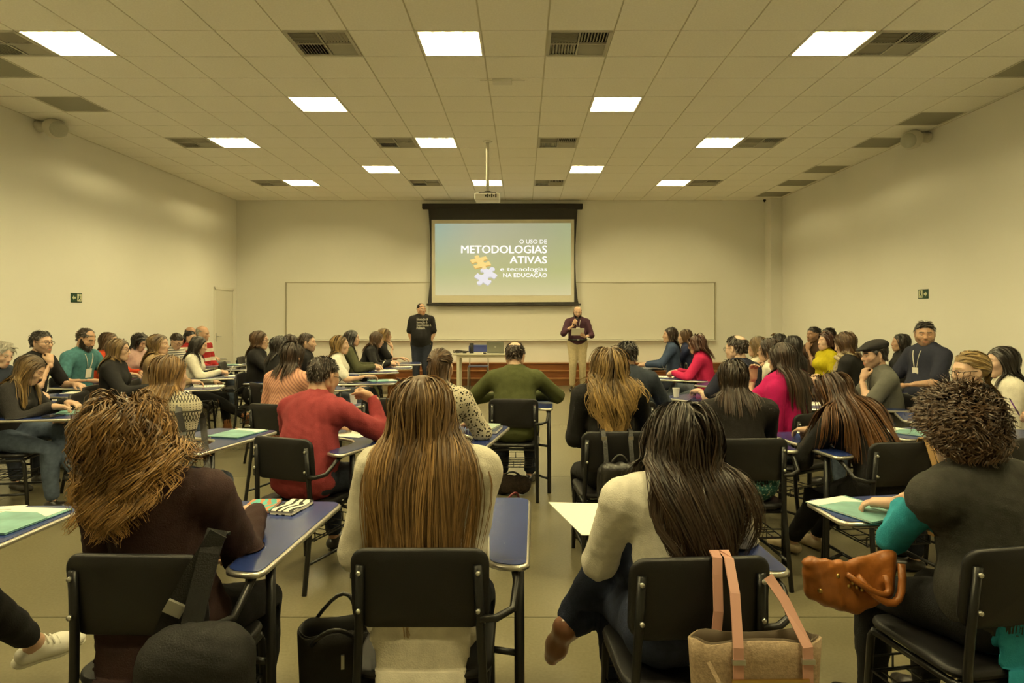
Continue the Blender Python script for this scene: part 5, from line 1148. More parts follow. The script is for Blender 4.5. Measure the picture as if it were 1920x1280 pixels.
def puzzle(cx, cy, u, v, name, m, md, n=6):
    pts = []; C = [(-1, -1), (1, -1), (1, 1), (-1, 1)]; kn = [1, -1, 1, -1]
    for k in range(4):
        a, b = np.array(C[k], float), np.array(C[(k+1) % 4], float); d = (b-a)/2; nrm_ = np.array([d[1], -d[0]])*kn[k]
        pts.append(a); pts.append(a+d*.72)
        for t in np.linspace(-200, 20, n+1): pts.append(a+d+nrm_*.34+.30*(d*math.cos(math.radians(180-(t+200)*1.09-0)) * 1.0 + nrm_*math.sin(math.radians((t+200)*1.0)))*1.0)
        pts.append(a+d*1.28)
    out = [(cx+p[0]*u[0]+p[1]*v[0], cy+p[0]*u[1]+p[1]*v[1]) for p in pts]
    b = MB(); b.prism([(sx(x)-ox, sz(y+2)-oz) for x, y in out], .0008, .0016, Matrix.Translation((0, -.002, 0)) @ Matrix.Rotation(math.pi/2, 4, 'X')); b.build(name, md, img)
    b = MB(); b.prism([(sx(x)-ox, sz(y)-oz) for x, y in out], .0018, .0026, Matrix.Translation((0, -.002, 0)) @ Matrix.Rotation(math.pi/2, 4, 'X')); b.build(name, m, img)
puzzle(901, 491.5, (15, -3.5), (5, 8), 'puzzle_piece', M_PYEL, M_PYD); puzzle(911, 517, (13, 8), (-9, 9.5), 'puzzle_piece', M_PLIL, M_PLD)
# ------------------------------------------------------------------ projector on its ceiling pole
pj = empty('projector', (-.52, 10.0, ZC), 0, 'white projector hanging from a white ceiling pole', 'projector')
pz0 = CH+(591-378)*10/FPX-ZC
b = MB(); b.smooth = True; b.tube([(0, 0, 0), (0, 0, pz0+.16)], .026, 12).build('pole', M_WHITE, pj)
b = MB(); b.smooth = True; b.tube([(0, 0, -.004), (0, 0, -.018)], [.075, .06], 16).build('ceiling_flange', M_WHITE, pj)
bevel(MB().box((0, 0, pz0+.055), (.375, .29, .11)).build('body', mat('projector_white', (.72, .70, .64), .4), pj), .02, 3)
b = MB()
for x in (-.12, .0, .12): b.tube([(0, 0, pz0+.16), (x, .05, pz0+.135), (x, .1, pz0+.11)], .010, 6)
b.box((0, 0, pz0+.125), (.26, .2, .012)); b.build('mount_arm', M_SBLK, pj)
for k in range(6): MB().box((-.02+.03*k, -.1455, pz0+.065), (.02, .003, .055 if k % 2 else .03)).build('port', M_SBLK, pj)
# ------------------------------------------------------------------ wall speakers near the ceiling
def wspeaker(x, y, z, s, lab):
    o = empty('wall_speaker', (x, y, z), 0, lab, 'loudspeaker', 'wall loudspeakers')
    mw = mat('speaker_white', (.66, .63, .54), .5); mg = mat('speaker_grille', (.48, .48, .40), .7, noise=.2, nscale=300)
    obj('bracket', sdf_mesh('bracket', [cone((s*.0, 0, 0), (s*.16, 0, 0), .075, .06, k=.03), cone((s*.012, -.06, 0), (s*.012, .06, 0), .05, .05, k=.02)], .012, [mw]), o)
    obj('cabinet', sdf_mesh('cabinet', [ell((s*.25, -.04, -.04), (.13, .17, .125), rotm('y', s*25), k=.03), ell((s*.20, .02, -.02), (.12, .15, .115), k=.06)], .014, [mw]), o)
    obj('grille', sdf_mesh('grille', [ell((s*.31, -.075, -.06), (.095, .135, .105), rotm('y', s*25), k=.02)], .012, [mg]), o)
    return o
wspeaker(XL+.005, 8.95, CH+(591-237)*8.95/FPX, 1, 'white rounded loudspeaker under the ceiling on the wall with the door')
wspeaker(XR-.005, 9.5, CH+(591-258)*9.5/FPX, -1, 'white rounded loudspeaker under the ceiling on the wall beside the return grilles')
# exit signs
def exitsign(x, y, z, s, lab):
    o = empty('exit_sign', (x, y, z), 0, lab, 'sign', 'emergency exit signs')
    MB().box((s*.004, 0, 0), (.006, .24, .135)).build('plate', mat('sign_green', (.008, .045, .022), .5), o)
    mw = mat('sign_cream', (.62, .62, .42), .5)
    def flat(name, pts, d, m): MB().prism(pts, 0, .0012, Matrix.Translation((s*d, 0, 0)) @ Matrix(((0, 0, s, 0), (1, 0, 0, 0), (0, 1, 0, 0), (0, 0, 0, 1)))).build(name, m, o)
    dr_ = 1 if s > 0 else 1
    # arrow points towards the door along the wall for the left sign
    ya = -.055
    flat('arrow', [(ya-.04, 0), (ya-.005, .035), (ya-.005, .014), (ya+.035, .014), (ya+.035, -.014), (ya-.005, -.014), (ya-.005, -.035)], .0075, mw)
    flat('doorway', [(.012, -.055), (.105, -.055), (.105, .055), (.012, .055)], .0075, mw)
    gm = MATS['sign_green']
    flat('running_figure', [(.045, .02), (.06, .03), (.075, .018), (.09, .022), (.092, .012), (.074, .006), (.068, -.008), (.085, -.02), (.075, -.045), (.066, -.043), (.07, -.024), (.05, -.018), (.03, -.04), (.024, -.03), (.044, -.005), (.052, .012), (.04, .01)], .0092, gm)
    flat('figure_head', [(.064+.011*math.cos(t), .041+.011*math.sin(t)) for t in np.linspace(0, 6.28, 11)[:-1]], .0092, gm)
exitsign(XL+.001, 9.70, CH+(591-558)*9.7/FPX, 1, 'dark green emergency exit sign with cream arrow on the wall with the door')
exitsign(XR-.001, 9.60, CH+(591-551)*9.6/FPX, -1, 'dark green emergency exit sign with cream arrow on the wall without a door')
# wifi box and sagging tile, small camera
ap = bevel(MB().box((0, 0, -.02), (.21, .12, .035)).build('body', M_WHITE, None), .006); apr = empty('wireless_access_point', (px(942, 150, 7.42).x, 7.4, ZC), 0, 'small white wireless box fixed below the ceiling tiles', 'wireless box'); ap.parent = apr
MB().box((0, .061, -.015), (.2, .004, .025)).build('slot', M_SBLK, apr)
MB().box((0, 0, -.004), (.5, .006, .008)).build('cable', M_WHITE, apr)
cm_ = empty('ceiling_camera', (XR-.32, YB-.12, ZC-.03), 0, 'tiny dark camera in the corner above the pillar', 'camera'); b = MB(); b.smooth = True; b.tube([(0, 0, .03), (0, 0, 0)], [.03, .03], 10).build('base', M_SBLK, cm_); b = MB(); b.smooth = True; b.tube([(0, 0, 0), (0, 0, -.03)], [.03, .012], 10).build('dome', M_SBLK, cm_)
# ------------------------------------------------------------------ teacher's table and chair
ty = 13.2; tb0 = (849-VX)*ty/FPX; tw = 1.42
tb = empty('teacher_table', (tb0+tw/2, ty+.33, 0), 0, 'pale laminate table in front of the board', 'table')
M_LAM = mat('table_laminate', (.62, .58, .46), .35); M_LEGG = mat('leg_grey', (.45, .43, .36), .4, .3)
bevel(MB().box((0, 0, .742), (tw, .66, .03)).build('table_top', M_LAM, tb), .005)
for ax in (-1, 1):
    for ay in (-1, 1): MB().box((ax*(tw/2-.10), ay*.27, .365), (.05, .05, .728)).build('leg', M_LAM, tb)
    MB().box((ax*(tw/2-.10), 0, .70), (.04, .5, .05)).build('apron', M_LAM, tb)
for ay in (-1, 1): MB().box((0, ay*.27, .70), (tw-.25, .03, .05)).build('apron', M_LAM, tb)
bc = empty('blue_chair', ((897-VX)*14.0/FPX, 13.98, 0), math.pi, 'blue plastic chair with grey metal legs behind the table', 'chair')
M_BPL = mat('plastic_blue', (.02, .035, .19), .4)
pad(rrect(.44, .18, .04, 4), .016, lambda x, z: .5*x*x, Matrix.Translation((0, -.21, .80)) @ Matrix.Rotation(.14, 4, 'X')).build('backrest', M_BPL, bc)
pad(rrect(.43, .40, .06, 4), .018, lambda x, z: 0, Matrix.Translation((0, 0, .45)) @ Matrix.Rotation(-math.pi/2, 4, 'X')).build('seat', M_BPL, bc)
for ax in (-1, 1):
    b = MB(); b.smooth = True; b.tube([(ax*.2, -.27, 0), (ax*.2, -.2, .44), (ax*.19, -.235, .84)], .014, 8).build('leg', M_LEGG, bc)
    b = MB(); b.smooth = True; b.tube([(ax*.2, .21, 0), (ax*.2, .18, .43)], .014, 8).build('leg', M_LEGG, bc); b = MB(); b.tube([(ax*.2, -.2, .435), (ax*.2, .18, .435)], .012, 6).build('rail', M_LEGG, bc)
TZ = .757
sp_ = empty('portable_speaker', ((884-VX)*13.35/FPX, 13.4, TZ), 0, 'black cylindrical portable speaker standing on the table', 'speaker'); b = MB(); b.smooth = True; b.tube([(0, 0, .012), (0, 0, .19)], .042, 20).build('fabric_body', mat('speaker_black', (.012, .012, .012), .8, bump=.4, bscale=300), sp_)
for z0, z1 in ((0, .012), (.19, .203)): b = MB(); b.smooth = True; b.tube([(0, 0, z0), (0, 0, z1)], .043, 20).build('end_cap', M_SBLK, sp_)
lp = empty('laptop', ((929-VX)*13.5/FPX, 13.55, TZ), math.pi, 'grey laptop open on the table with its lid to the room', 'laptop'); M_LT = mat('laptop_grey', (.22, .23, .20), .35, .5)
bevel(MB().box((0, -.02, .009), (.34, .23, .017)).build('base', M_LT, lp), .003); MB().box((0, -.02, .0185), (.30, .10, .002)).build('keyboard', M_SBLK, lp)
ld = MB().box((0, .145, .125), (.34, .008, .225), Matrix.Rotation(-.28, 3, 'X')).build('lid', M_LT, lp)
MB().box((0, .139, .125), (.315, .003, .20), Matrix.Rotation(-.28, 3, 'X')).build('screen', mat('laptop_screen', (.1, .1, .1), .2, emit=(.5, .6, .55), estr=.5), ld)
MB().prism([(.018*math.cos(t), .018*math.sin(t)) for t in np.linspace(0, 6.28, 15)[:-1]], 0, .001, Matrix.Translation((0, .1505, .125)) @ Matrix.Rotation(math.pi/2-.28, 4, 'X')).build('lid_logo', mat('logo_grey', (.4, .42, .38), .3), ld)
cb = MB(); cb.smooth = True; rc = random.Random(5); pts = [(0, 0, .01)]
for k in range(60): pts.append((.13*math.sin(k*.9)+.02*rc.uniform(-1, 1)+.0015*k, .05*math.cos(k*1.3), .012+.05*abs(math.sin(k*.7))*abs(math.sin(k*.23))))
cb.tube(pts, .006, 5); co = empty('cable_bundle', ((860-VX)*13.4/FPX, 13.4, TZ), 0, 'tangle of black cables on the table beside the speaker', 'cable'); cb.build('cable', M_SBLK, co)
MB().box((.12, .0, .02), (.07, .05, .035)).build('power_brick', M_SBLK, co)
sheet(Vector(((903-VX)*13.35/FPX, 13.36, TZ)), .1, .15, .12, 'small white note lying on the table next to the laptop')
mo = bevel(MB().box((0, 0, .012), (.055, .09, .024)).build('shell', M_SBLK, None), .01, 3); mr_ = empty('computer_mouse', ((909-VX)*13.3/FPX, 13.25, TZ), .3, 'black computer mouse on the table', 'mouse'); mo.parent = mr_; MB().box((0, .02, .0245), (.006, .018, .003)).build('wheel', M_STEEL, mr_)
# ------------------------------------------------------------------ what the two speakers wear and hold
d = PEOPLE['host']
lines = ['Educação &', 'Inovação &', 'Experiências &', 'Podcasts.']
mtx = mat('shirt_print', (.72, .70, .62), .7)
for k, t in enumerate(lines):
    me = text_mesh(t, .070, 'LEFT', 0, .0004, sx=.68); co = np.array([v.co[:] for v in me.vertices]); f0 = [tuple(p.vertices)[::-1] for p in me.polygons]; bb = MB()
    # x grows to the wearer's right hand as read from the front; letters thickened by side-by-side copies
    for dx, dz in ((0, 0), (-.0018, 0), (.0018, 0), (0, .0012)):
        P_ = np.stack([.075-co[:, 0]+dx, np.full(len(co), .35), 1.42-.058*k+co[:, 1]+dz], 1)
        for _ in range(24):
            F = field_pts(d['gp'], P_); P_[:, 1] -= np.clip(F-.006, -.03, .05)
        bb.add([tuple(p) for p in P_], f0)
    bb.build('shirt_lettering', mtx, d['o'])
b = MB(); b.smooth = True; w0 = d['J']['wrL']; b.tube([tuple(w0+V3(.036*math.cos(t), .036*math.sin(t)*.8, .03+.0*t)) for t in np.linspace(0, 6.28, 13)[:-1]], .007, 6, closed=True).build('wristband', mat('band_yellow', (.55, .35, .05), .5), d['o'])
d = PEOPLE['speaker']; J_ = d['J']
fv, nv, _ = J_['handR']; hp = J_['wrR']+fv*.085-np.array(nv)*-.0; mdir = nrm(d['HC']+d['HR']@V3(0, .10, -.07)-hp)
mic = empty('microphone', tuple(world('speaker', hp+nv*.03)), math.radians(180), 'black handheld microphone held at the bearded man\'s mouth', 'microphone')
b = MB(); b.smooth = True; b.tube([tuple(-mdir*.12), tuple(mdir*.05)], [.011, .016], 10).build('handle', M_SBLK, mic)
obj('grille_ball', sdf_mesh('grille_ball', [ell(mdir*.07, (.025, .025, .025))], .006, [mat('mic_mesh', (.05, .05, .05), .5, .6)]), mic)
fl_, nl_, _ = J_['handL']; pp = J_['wrL']+fl_*.12+V3(.06, .02, .05)
pc = world('speaker', pp); ps = empty('sheet_of_paper', tuple(pc), math.pi, 'folded white sheet with tan print held by the bearded man', 'paper', 'papers on the tablets')
Rm3 = Matrix.Rotation(.95, 3, 'X'); MB().box((0, 0, 0), (.25, .17, .003), Rm3).build('page', M_PAPER, ps); MB().box(tuple(Rm3 @ Vector((.01, -.01, .0022))), (.20, .10, .0008), Rm3).build('printed_block', mat('print_tan', (.50, .36, .16), .7), ps)
bt_ = MB(); bt_.smooth = True; P0_ = d['P'][0]
ring = []
for t in np.linspace(0, 2*math.pi, 29)[:-1]:
    q = P0_+V3(0, 0, .085); dr2 = V3(math.cos(t), math.sin(t), 0); r_ = .3
    for _ in range(20): r_ -= min(max(field_pts(d['gp'], (q+dr2*r_)[None])[0]-.004, -.03), .04)
    ring.append(tuple(q+dr2*r_))
bt_.tube(ring, .018, 6, closed=True).build('belt', mat('belt_black', (.012, .010, .008), .35), d['o'])
MB().box(tuple(np.array(ring[7])+V3(0, .012, 0)), (.045, .01, .034)).build('belt_buckle', M_STEEL, d['o'])
# flat cap, scarf, sunglasses
d = PEOPLE['cap']; hw_ = lambda p: d['HC']+d['hs']*(d['HR']@np.array(p, float)); HRc = d['HR']
obj('flat_cap', sdf_mesh('flat_cap', [ell(hw_((0, -.01, .075)), V3(.094, .118, .058)*d['hs'], HRc@rotm('x', -8), k=.02), ell(hw_((0, .10, .062)), V3(.070, .055, .014), HRc@rotm('x', -14), k=.02)], .009, [FB('cap_black', (.016, .015, .015))]), d['o'])
d = PEOPLE['scarf']; P3 = d['P'][3]; b = MB(); b.smooth = True
for k in range(3): b.tube([tuple(P3+V3((.075+.012*k)*math.cos(t), (.07+.012*k)*math.sin(t)+.015*k, .03-.028*k+.012*math.sin(3*t+k))) for t in np.linspace(0, 6.28, 25)[:-1]], .022, 8, closed=True)
b.tube([tuple(P3+V3(.03, .09, -.03)), tuple(P3+V3(.04, .13, -.12)), tuple(P3+V3(.03, .14, -.24)), tuple(P3+V3(.03, .14, -.32))], [.025, .035, .04, .035], 8, flat=.6); b.build('scarf', FB('scarf_beige', (.42, .35, .22), noise=.35, nscale=70), d['o'])
d = PEOPLE['blackhair']; b = MB(); b.smooth = True; hw2 = lambda p: tuple(d['HC']+d['hs']*(d['HR']@np.array(p, float)))
for s in (-1, 1): b.tube([hw2((s*.034+.026*math.cos(t), .07-.02*math.sin(t), .105+.018*math.sin(t))) for t in np.linspace(0, 6.28, 13)[:-1]], .006, 6, closed=True); b.tube([hw2((s*.06, .065, .10)), hw2((s*.09, -.01, .07))], .004, 5)
b.build('sunglasses', mat('sunglass_tortoise', (.20, .13, .06), .2), d['o'])
# phone in the hands of the woman with the scarf
d = PEOPLE['scarf']; ph = (d['J']['wrL']+d['J']['wrR'])/2+d['J']['handR'][0]*.09; w_ = world('scarf', ph); phone(w_, math.radians(70), 'dark phone held by the woman with the beige scarf', .9)
# ------------------------------------------------------------------ bags
M_BAGB = FB('bag_black', (.013, .012, .012), rough=.6); M_LEAB = mat('bag_leather_black', (.012, .011, .010), .35, bump=.2, bscale=90); M_GOLD = mat('buckle_gold', (.6, .42, .14), .3, 1); M_CHR = M_STEEL
def rbox(c, half, r, k=.02):                        # rounded slab as a bundle of cones
    c = np.array(c, float); hx, hy, hz = half; P_ = []
    n = max(2, int(hx/r)+1)
    for x in np.linspace(-hx+r, hx-r, n): P_.append(cone(c+V3(x, 0, -hz+r), c+V3(x, 0, hz-r), r*1.08, r*1.08, (0, 1, 0), hy/r, k=.03))
    return P_
def strap(name, pts, wd, m, parent, th=.004, up=None):
    b = MB(); b.smooth = True; b.tube([tuple(p) for p in pts], wd/2, 8, flat=th/wd*2 if up is None else up); return b.build(name, m, parent)
def ribbon(name, pts, wd, th, nrmv, m, parent):     # flat strap: nrmv = direction the strap faces
    b = MB(); pts = [Vector(p) for p in pts]; n = len(pts); vs = []; nv = Vector(nrmv).normalized()
    for i, p in enumerate(pts):
        d_ = (pts[min(i+1, n-1)]-pts[max(i-1, 0)]).normalized(); s_ = d_.cross(nv).normalized(); nn = s_.cross(d_)
        vs += [p-s_*wd/2-nn*th/2, p+s_*wd/2-nn*th/2, p+s_*wd/2+nn*th/2, p-s_*wd/2+nn*th/2]
    fs = [(0, 1, 2, 3), tuple(4*(n-1)+k for k in (3, 2, 1, 0))]
    for i in range(n-1):
        for k in range(4): l = (k+1) % 4; fs.append((4*i+k, 4*i+4+k, 4*i+4+l, 4*i+l))
    return b.add(vs, fs).build(name, m, parent)
def arc(a, b, sag, n=9): a, b, sag = Vector(a), Vector(b), Vector(sag); return [a.lerp(b, t)+sag*(4*t*(1-t)) for t in np.linspace(0, 1, n)]
def bag_at(key, lab, name, cat, local=(0, 0, 0), rz=0, group=None):
    p, f, left = CHAIRS[key]; q = p+rotm('z', f)@np.array(local, float); return empty(name, tuple(q), math.radians(f+rz), lab, cat, group)
# backpack on the auburn woman's chair
b_ = bag_at('auburn', 'black fabric backpack slung on the chair of the woman in plum', 'backpack', 'backpack', (.24, -.34, .30), 12)
M_BPK = FB('backpack_grey_black', (.011, .0105, .0095), rough=.75)
obj('main_body', sdf_mesh('main_body', rbox((0, 0, .17), (.145, .085, .19), .07)+[cone((-.05, 0, .33), (.05, 0, .33), .055, .055, k=.05)], .011, [M_BPK], .003, 2), b_)
obj('front_pocket', sdf_mesh('front_pocket', rbox((.01, -.075, .10), (.12, .045, .105), .05), .010, [M_BPK], .002, 4), b_)
strap('zip_piping', [(.01+.115*math.cos(t), -.118+.0*t, .10+.105*math.sin(t)) for t in np.linspace(.1, 3.04, 14)], .008, M_LEAB, b_, up=1)
ribbon('shoulder_strap', [(-.02, .02, .37), (.01, .085, .55), (.02, .125, .60), (.02, .16, .58)], .055, .010, (0, -1, .2), M_BPK, b_)
ribbon('shoulder_strap', [(.03, .10, .60), (-.03, .085, .50), (-.09, .075, .38), (-.15, .06, .22), (-.13, .03, .10)], .05, .008, (0, -1, 0), M_BPK, b_)
MB().box((-.075, .064, .41), (.05, .012, .035), Matrix.Rotation(.5, 3, 'Y')).build('strap_buckle', mat('buckle_grey', (.25, .24, .2), .4), b_)
# open tote on the floor between the two front chairs
t_ = empty('tote_bag', (-.70, 2.52, 0), .25, 'open dark grey and black tote bag standing on the floor between the front chairs', 'bag')
def tote_wall(name, w0, w1, d0, d1, h_, m, parent, th=.008, dip=.0, z0=.004):
    b = MB(); b.smooth = True; n = 32; vs = []
    for off in (0, -th):
        for j in range(7):
            t = j/6
            for i in range(n):
                a = 2*math.pi*i/n; c, s_ = math.cos(a), math.sin(a); e = .55
                x = math.copysign(abs(c)**e, c)*((w0*(1-t)+w1*t)/2+off); y = math.copysign(abs(s_)**e, s_)*((d0*(1-t)+d1*t)/2+off)
                vs.append((x, y, z0+(h_-dip*(abs(x)/(w1/2))**2*t)*t+.006*math.sin(5*a+3*t)*t))
    fs = []
    for o in (0, 1):
        for j in range(6):
            for i in range(n):
                k = (i+1) % n; q = (o*7*n+j*n+i, o*7*n+j*n+k, o*7*n+(j+1)*n+k, o*7*n+(j+1)*n+i); fs.append(q if o == 0 else q[::-1])
    for i in range(n): k = (i+1) % n; fs.append((6*n+i, 6*n+k, 7*n+6*n+k, 7*n+6*n+i))
    fs.append(tuple(range(n-1, -1, -1))); return b.add(vs, fs).build(name, m, parent)
tote_wall('bag_wall', .26, .29, .13, .17, .34, FB('tote_charcoal', (.035, .033, .030)), t_)
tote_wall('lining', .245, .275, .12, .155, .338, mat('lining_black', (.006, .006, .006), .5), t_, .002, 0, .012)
b = MB(); b.smooth = True; b.tube(arc((-.09, -.086, .32), (.07, -.086, .32), (.0, -.03, .06)), .008, 8).build('handle', M_LEAB, t_)
b = MB(); b.smooth = True; b.tube(arc((-.09, .086, .33), (.07, .086, .33), (.03, .02, .09)), .008, 8).build('handle', M_LEAB, t_)
MB().box((.03, -.02, .27), (.07, .003, .10), Matrix.Rotation(.4, 3, 'Y')).build('inner_card', M_PAPER, t_); MB().box((.02, -.092, .25), (.012, .01, .05)).build('zip_pull', M_CHR, t_)
# beige tote with pink straps behind the chair of the woman in white
b_ = bag_at('paper', 'beige handbag with pale pink straps hung over the chair back of the woman in white', 'handbag', 'bag', (.10, -.36, .375), -3)
M_BEI = FB('bag_beige', (.36, .265, .175), rough=.55, noise=.2, nscale=120); M_PNK = mat('strap_pink', (.55, .30, .24), .45)
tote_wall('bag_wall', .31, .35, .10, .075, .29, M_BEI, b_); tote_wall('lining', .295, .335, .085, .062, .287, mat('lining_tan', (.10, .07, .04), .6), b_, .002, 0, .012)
ribbon('strap', [(-.06, -.052, .17), (-.06, -.050, .29), (-.045, .02, .40), (-.04, .085, .470), (-.04, .125, .478), (-.04, .16, .46)], .026, .006, (0, -1, 0), M_PNK, b_); ribbon('strap', [(-.09, .045, .25), (-.08, .05, .34), (-.075, .075, .43), (-.07, .09, .470), (-.07, .125, .478)], .026, .006, (0, -1, 0), M_PNK, b_)
ribbon('strap', [(.12, -.052, .17), (.12, -.050, .29), (.09, .02, .38), (.06, .06, .43)], .026, .006, (0, -1, 0), M_PNK, b_)
for x in (-.06, .12): MB().box((x, -.053, .255), (.034, .010, .012)).build('strap_ring', M_CHR, b_); MB().box((x, -.058, .10), (.026, .004, .14)).build('strap_tab', M_PNK, b_)
MB().box((.02, -.060, .21), (.20, .006, .007)).build('zip', M_GOLD, b_); ribbon('tassel', [(-.14, -.06, .26), (-.12, -.085, .22), (-.09, -.09, .12)], .010, .004, (0, -1, 0), M_BEI, b_)
# brown leather bag on the lap of the woman in the vest
b_ = empty('handbag', (1.13, 2.26, .53), .15, 'tan brown leather handbag with gold studs on the lap under the tablet', 'bag')
M_TANL = mat('leather_orange_brown', (.30, .10, .018), .38, noise=.25, nscale=18, bump=.25, bscale=40)
obj('main_body', sdf_mesh('main_body', [cone((x*.75, .01*math.sin(9*x), .02+.25*abs(x)), (x, .02*math.sin(14*x), .150-.03*math.cos(16*x)*.4), .040, .022, k=.02) for x in np.linspace(-.17, .15, 11)]+[cone((-.165, 0, .06), (-.17, 0, .16), .02, .014, k=.02)], .009, [M_TANL], .004, 8), b_)
b = MB(); b.smooth = True; b.tube(arc((-.02, -.04, .12), (.15, -.035, .15), (.03, -.03, -.10)), .013, 8).build('handle', M_TANL, b_); b = MB(); b.smooth = True; b.tube(arc((-.06, -.045, .13), (.08, -.045, .12), (.05, -.02, -.06)), .010, 8).build('handle', M_TANL, b_)
for k, (x, z) in enumerate(((-.15, .08), (-.12, .10), (-.09, .125), (-.05, .09), (-.035, .10), (-.02, .085), (.0, .075))):
    b = MB(); b.smooth = True; b.tube([(x, -.034, z), (x, -.046, z)], [.010, .006], 8).build('stud', M_GOLD, b_)
# shoulder bag of the woman in the patterned sweater
d = PEOPLE['nordic']; sh_ = d['J']['shR']; b0 = V3(.325, -.16, .385); w0 = world('nordic', b0); b_ = empty('shoulder_bag', tuple(w0), math.radians(d['face']), 'black leather shoulder bag hanging from the woman in the patterned sweater', 'bag')
obj('main_body', sdf_mesh('main_body', rbox((0, 0, .09), (.055, .13, .10), .05)+[cone((0, -.10, .14), (0, .10, .14), .045, .045, k=.05)], .011, [M_LEAB], .004, 2), b_)
up_, fy_, rx_ = d['up'], d['fy'], d['rx']; pt = lambda r, f_, u: tuple(sh_-b0+rx_*r+fy_*f_+up_*u)
ribbon('strap', [(.0, -.12, .12), (-.01, -.13, .24), pt(.045, -.085, -.14), pt(.0, -.085, -.03), pt(-.03, -.05, .052), pt(-.035, .0, .075), pt(-.03, .06, .05), pt(.02, .10, -.06), (.02, .14, .26), (.0, .11, .14)], .035, .008, (.5, -1, .2), M_LEAB, b_)
b = MB(); b.smooth = True; b.tube(arc((.01, -.02, .16), (.08, .16, .17), (.05, .0, .10)), .009, 8).build('handle', M_LEAB, b_); MB().box((.05, -.09, .07), (.02, .01, .05)).build('zip_pull', M_CHR, b_)
# small leather backpack on the blonde's chair
b_ = bag_at('blonde', 'small black leather backpack strapped on the chair back of the blonde woman', 'backpack', 'backpack', (0.0, -.335, .38))
obj('main_body', sdf_mesh('main_body', rbox((0, 0, .14), (.125, .07, .15), .055), .011, [M_LEAB], .003, 2), b_)
obj('flap', sdf_mesh('flap', rbox((0, -.035, .22), (.115, .05, .085), .042), .010, [M_LEAB], .002, 5), b_); obj('front_pocket', sdf_mesh('front_pocket', rbox((0, -.06, .06), (.10, .03, .06), .03), .010, [M_LEAB], .002, 6), b_)
for x in (-.075, .075): ribbon('strap', [(x, .0, .28), (x, .05, .40), (x*1.1, .082, .465), (x*1.1, .12, .468), (x*1.1, .15, .42)], .026, .005, (0, -1, .1), M_LEAB, b_); MB().box((x*1.05, .058, .425), (.032, .006, .02)).build('strap_buckle', M_CHR, b_)
b = MB(); b.smooth = True; b.tube(arc((-.05, -.01, .29), (.05, -.01, .29), (0, 0, .05)), .008, 8).build('handle', M_LEAB, b_); MB().box((0, -.088, .17), (.022, .004, .07)).build('flap_tab', M_LEAB, b_)
# tan tote on the bent woman's chair
b_ = bag_at('bent', 'tan tote bag hanging by its strap from the left-handed chair', 'tote_bag', 'bag', (.17, -.335, .36), 0)
M_TAN = mat('leather_light_tan', (.33, .20, .08), .5)
tote_wall('bag_wall', .20, .24, .09, .10, .24, M_TAN, b_); tote_wall('lining', .185, .225, .08, .09, .238, MATS['lining_tan'], b_, .002, 0, .012)
ribbon('strap', [(-.07, -.045, .2), (-.065, .01, .36), (-.06, .075, .49), (-.06, .12, .495), (-.06, .15, .44)], .03, .005, (0, -1, 0), M_TAN, b_); ribbon('strap', [(-.03, -.05, .2), (-.03, .0, .36), (-.03, .075, .485), (-.03, .12, .49)], .03, .005, (0, -1, 0), M_TAN, b_); MB().box((-.05, -.052, .2), (.05, .008, .02)).build('strap_ring', M_GOLD, b_)
# bags below the man in olive green
b_ = bag_at('green', 'dark furry handbag on the floor below the man in olive green', 'handbag', 'bag', (-.02, -.04, 0))
obj('main_body', sdf_mesh('main_body', [cone((-.08, 0, .085), (.08, 0, .085), .085, .08, (0, 1, 0), .8, k=.03)], .014, [FB('fur_dark', (.022, .014, .010), noise=.6, nscale=60, bump=1)], .008, 3), b_); b = MB(); b.smooth = True; b.tube(arc((-.07, 0, .16), (.07, 0, .16), (0, -.03, .04)), .008, 6).build('handle', M_LEAB, b_)
b_ = empty('handbag', ((958-VX)*4.85/FPX, 4.92, 0), .9, 'black and dark red handbag lying on the floor in the aisle', 'bag'); obj('main_body', sdf_mesh('main_body', [cone((-.12, 0, .07), (.12, 0, .08), .07, .055, k=.03)], .013, [M_LEAB], .004, 3), b_); b = MB(); b.smooth = True; b.tube(arc((-.1, 0, .12), (.1, 0, .12), (0, -.03, .09)), .009, 6).build('handle', mat('strap_dark_red', (.14, .012, .02), .4), b_)
# black bag on the pink woman's chair, plaid bag on a lap, pencil case
b_ = bag_at('pinkcard', 'black bag hanging on the chair back of the woman in bright pink', 'shoulder_bag', 'bag', (.02, -.34, .50)); obj('main_body', sdf_mesh('main_body', rbox((0, .02, .13), (.11, .045, .12), .04), .013, [M_BAGB], .003, 1), b_); ribbon('strap', [(-.09, 0, .24), (-.09, .075, .345), (-.09, .13, .34)], .03, .006, (0, -1, 0), M_BAGB, b_); ribbon('strap', [(.09, 0, .24), (.09, .075, .345), (.09, .13, .34)], .03, .006, (0, -1, 0), M_BAGB, b_)
def plaid(nt, v, s):
    M = lambda *a: math_node(nt, *a); f = M('MAXIMUM', M('LESS_THAN', M('FRACT', M('MULTIPLY', s[0], 28)), .35), M('LESS_THAN', M('FRACT', M('MULTIPLY', s[2], 28)), .35)); return mixc(nt, f, (.20, .15, .10), (.04, .03, .025))
b_ = bag_at('plaid', 'brown leather bag with plaid front on the tablet of the woman in pale pink', 'handbag', 'bag', (.08, .49, TABZ+.024), 90); obj('main_body', sdf_mesh('main_body', rbox((0, 0, .10), (.05, .14, .11), .045), .013, [mat('leather_red_brown', (.16, .05, .02), .4)], .003, 1), b_); obj('plaid_front', sdf_mesh('plaid_front', rbox((.035, -.02, .12), (.03, .11, .08), .026), .012, [pattern_mat('print_plaid', plaid)]), b_); b = MB(); b.smooth = True; b.tube(arc((0, -.1, .2), (0, .1, .2), (0, 0, .1)), .008, 6).build('handle', MATS['leather_red_brown'], b_)
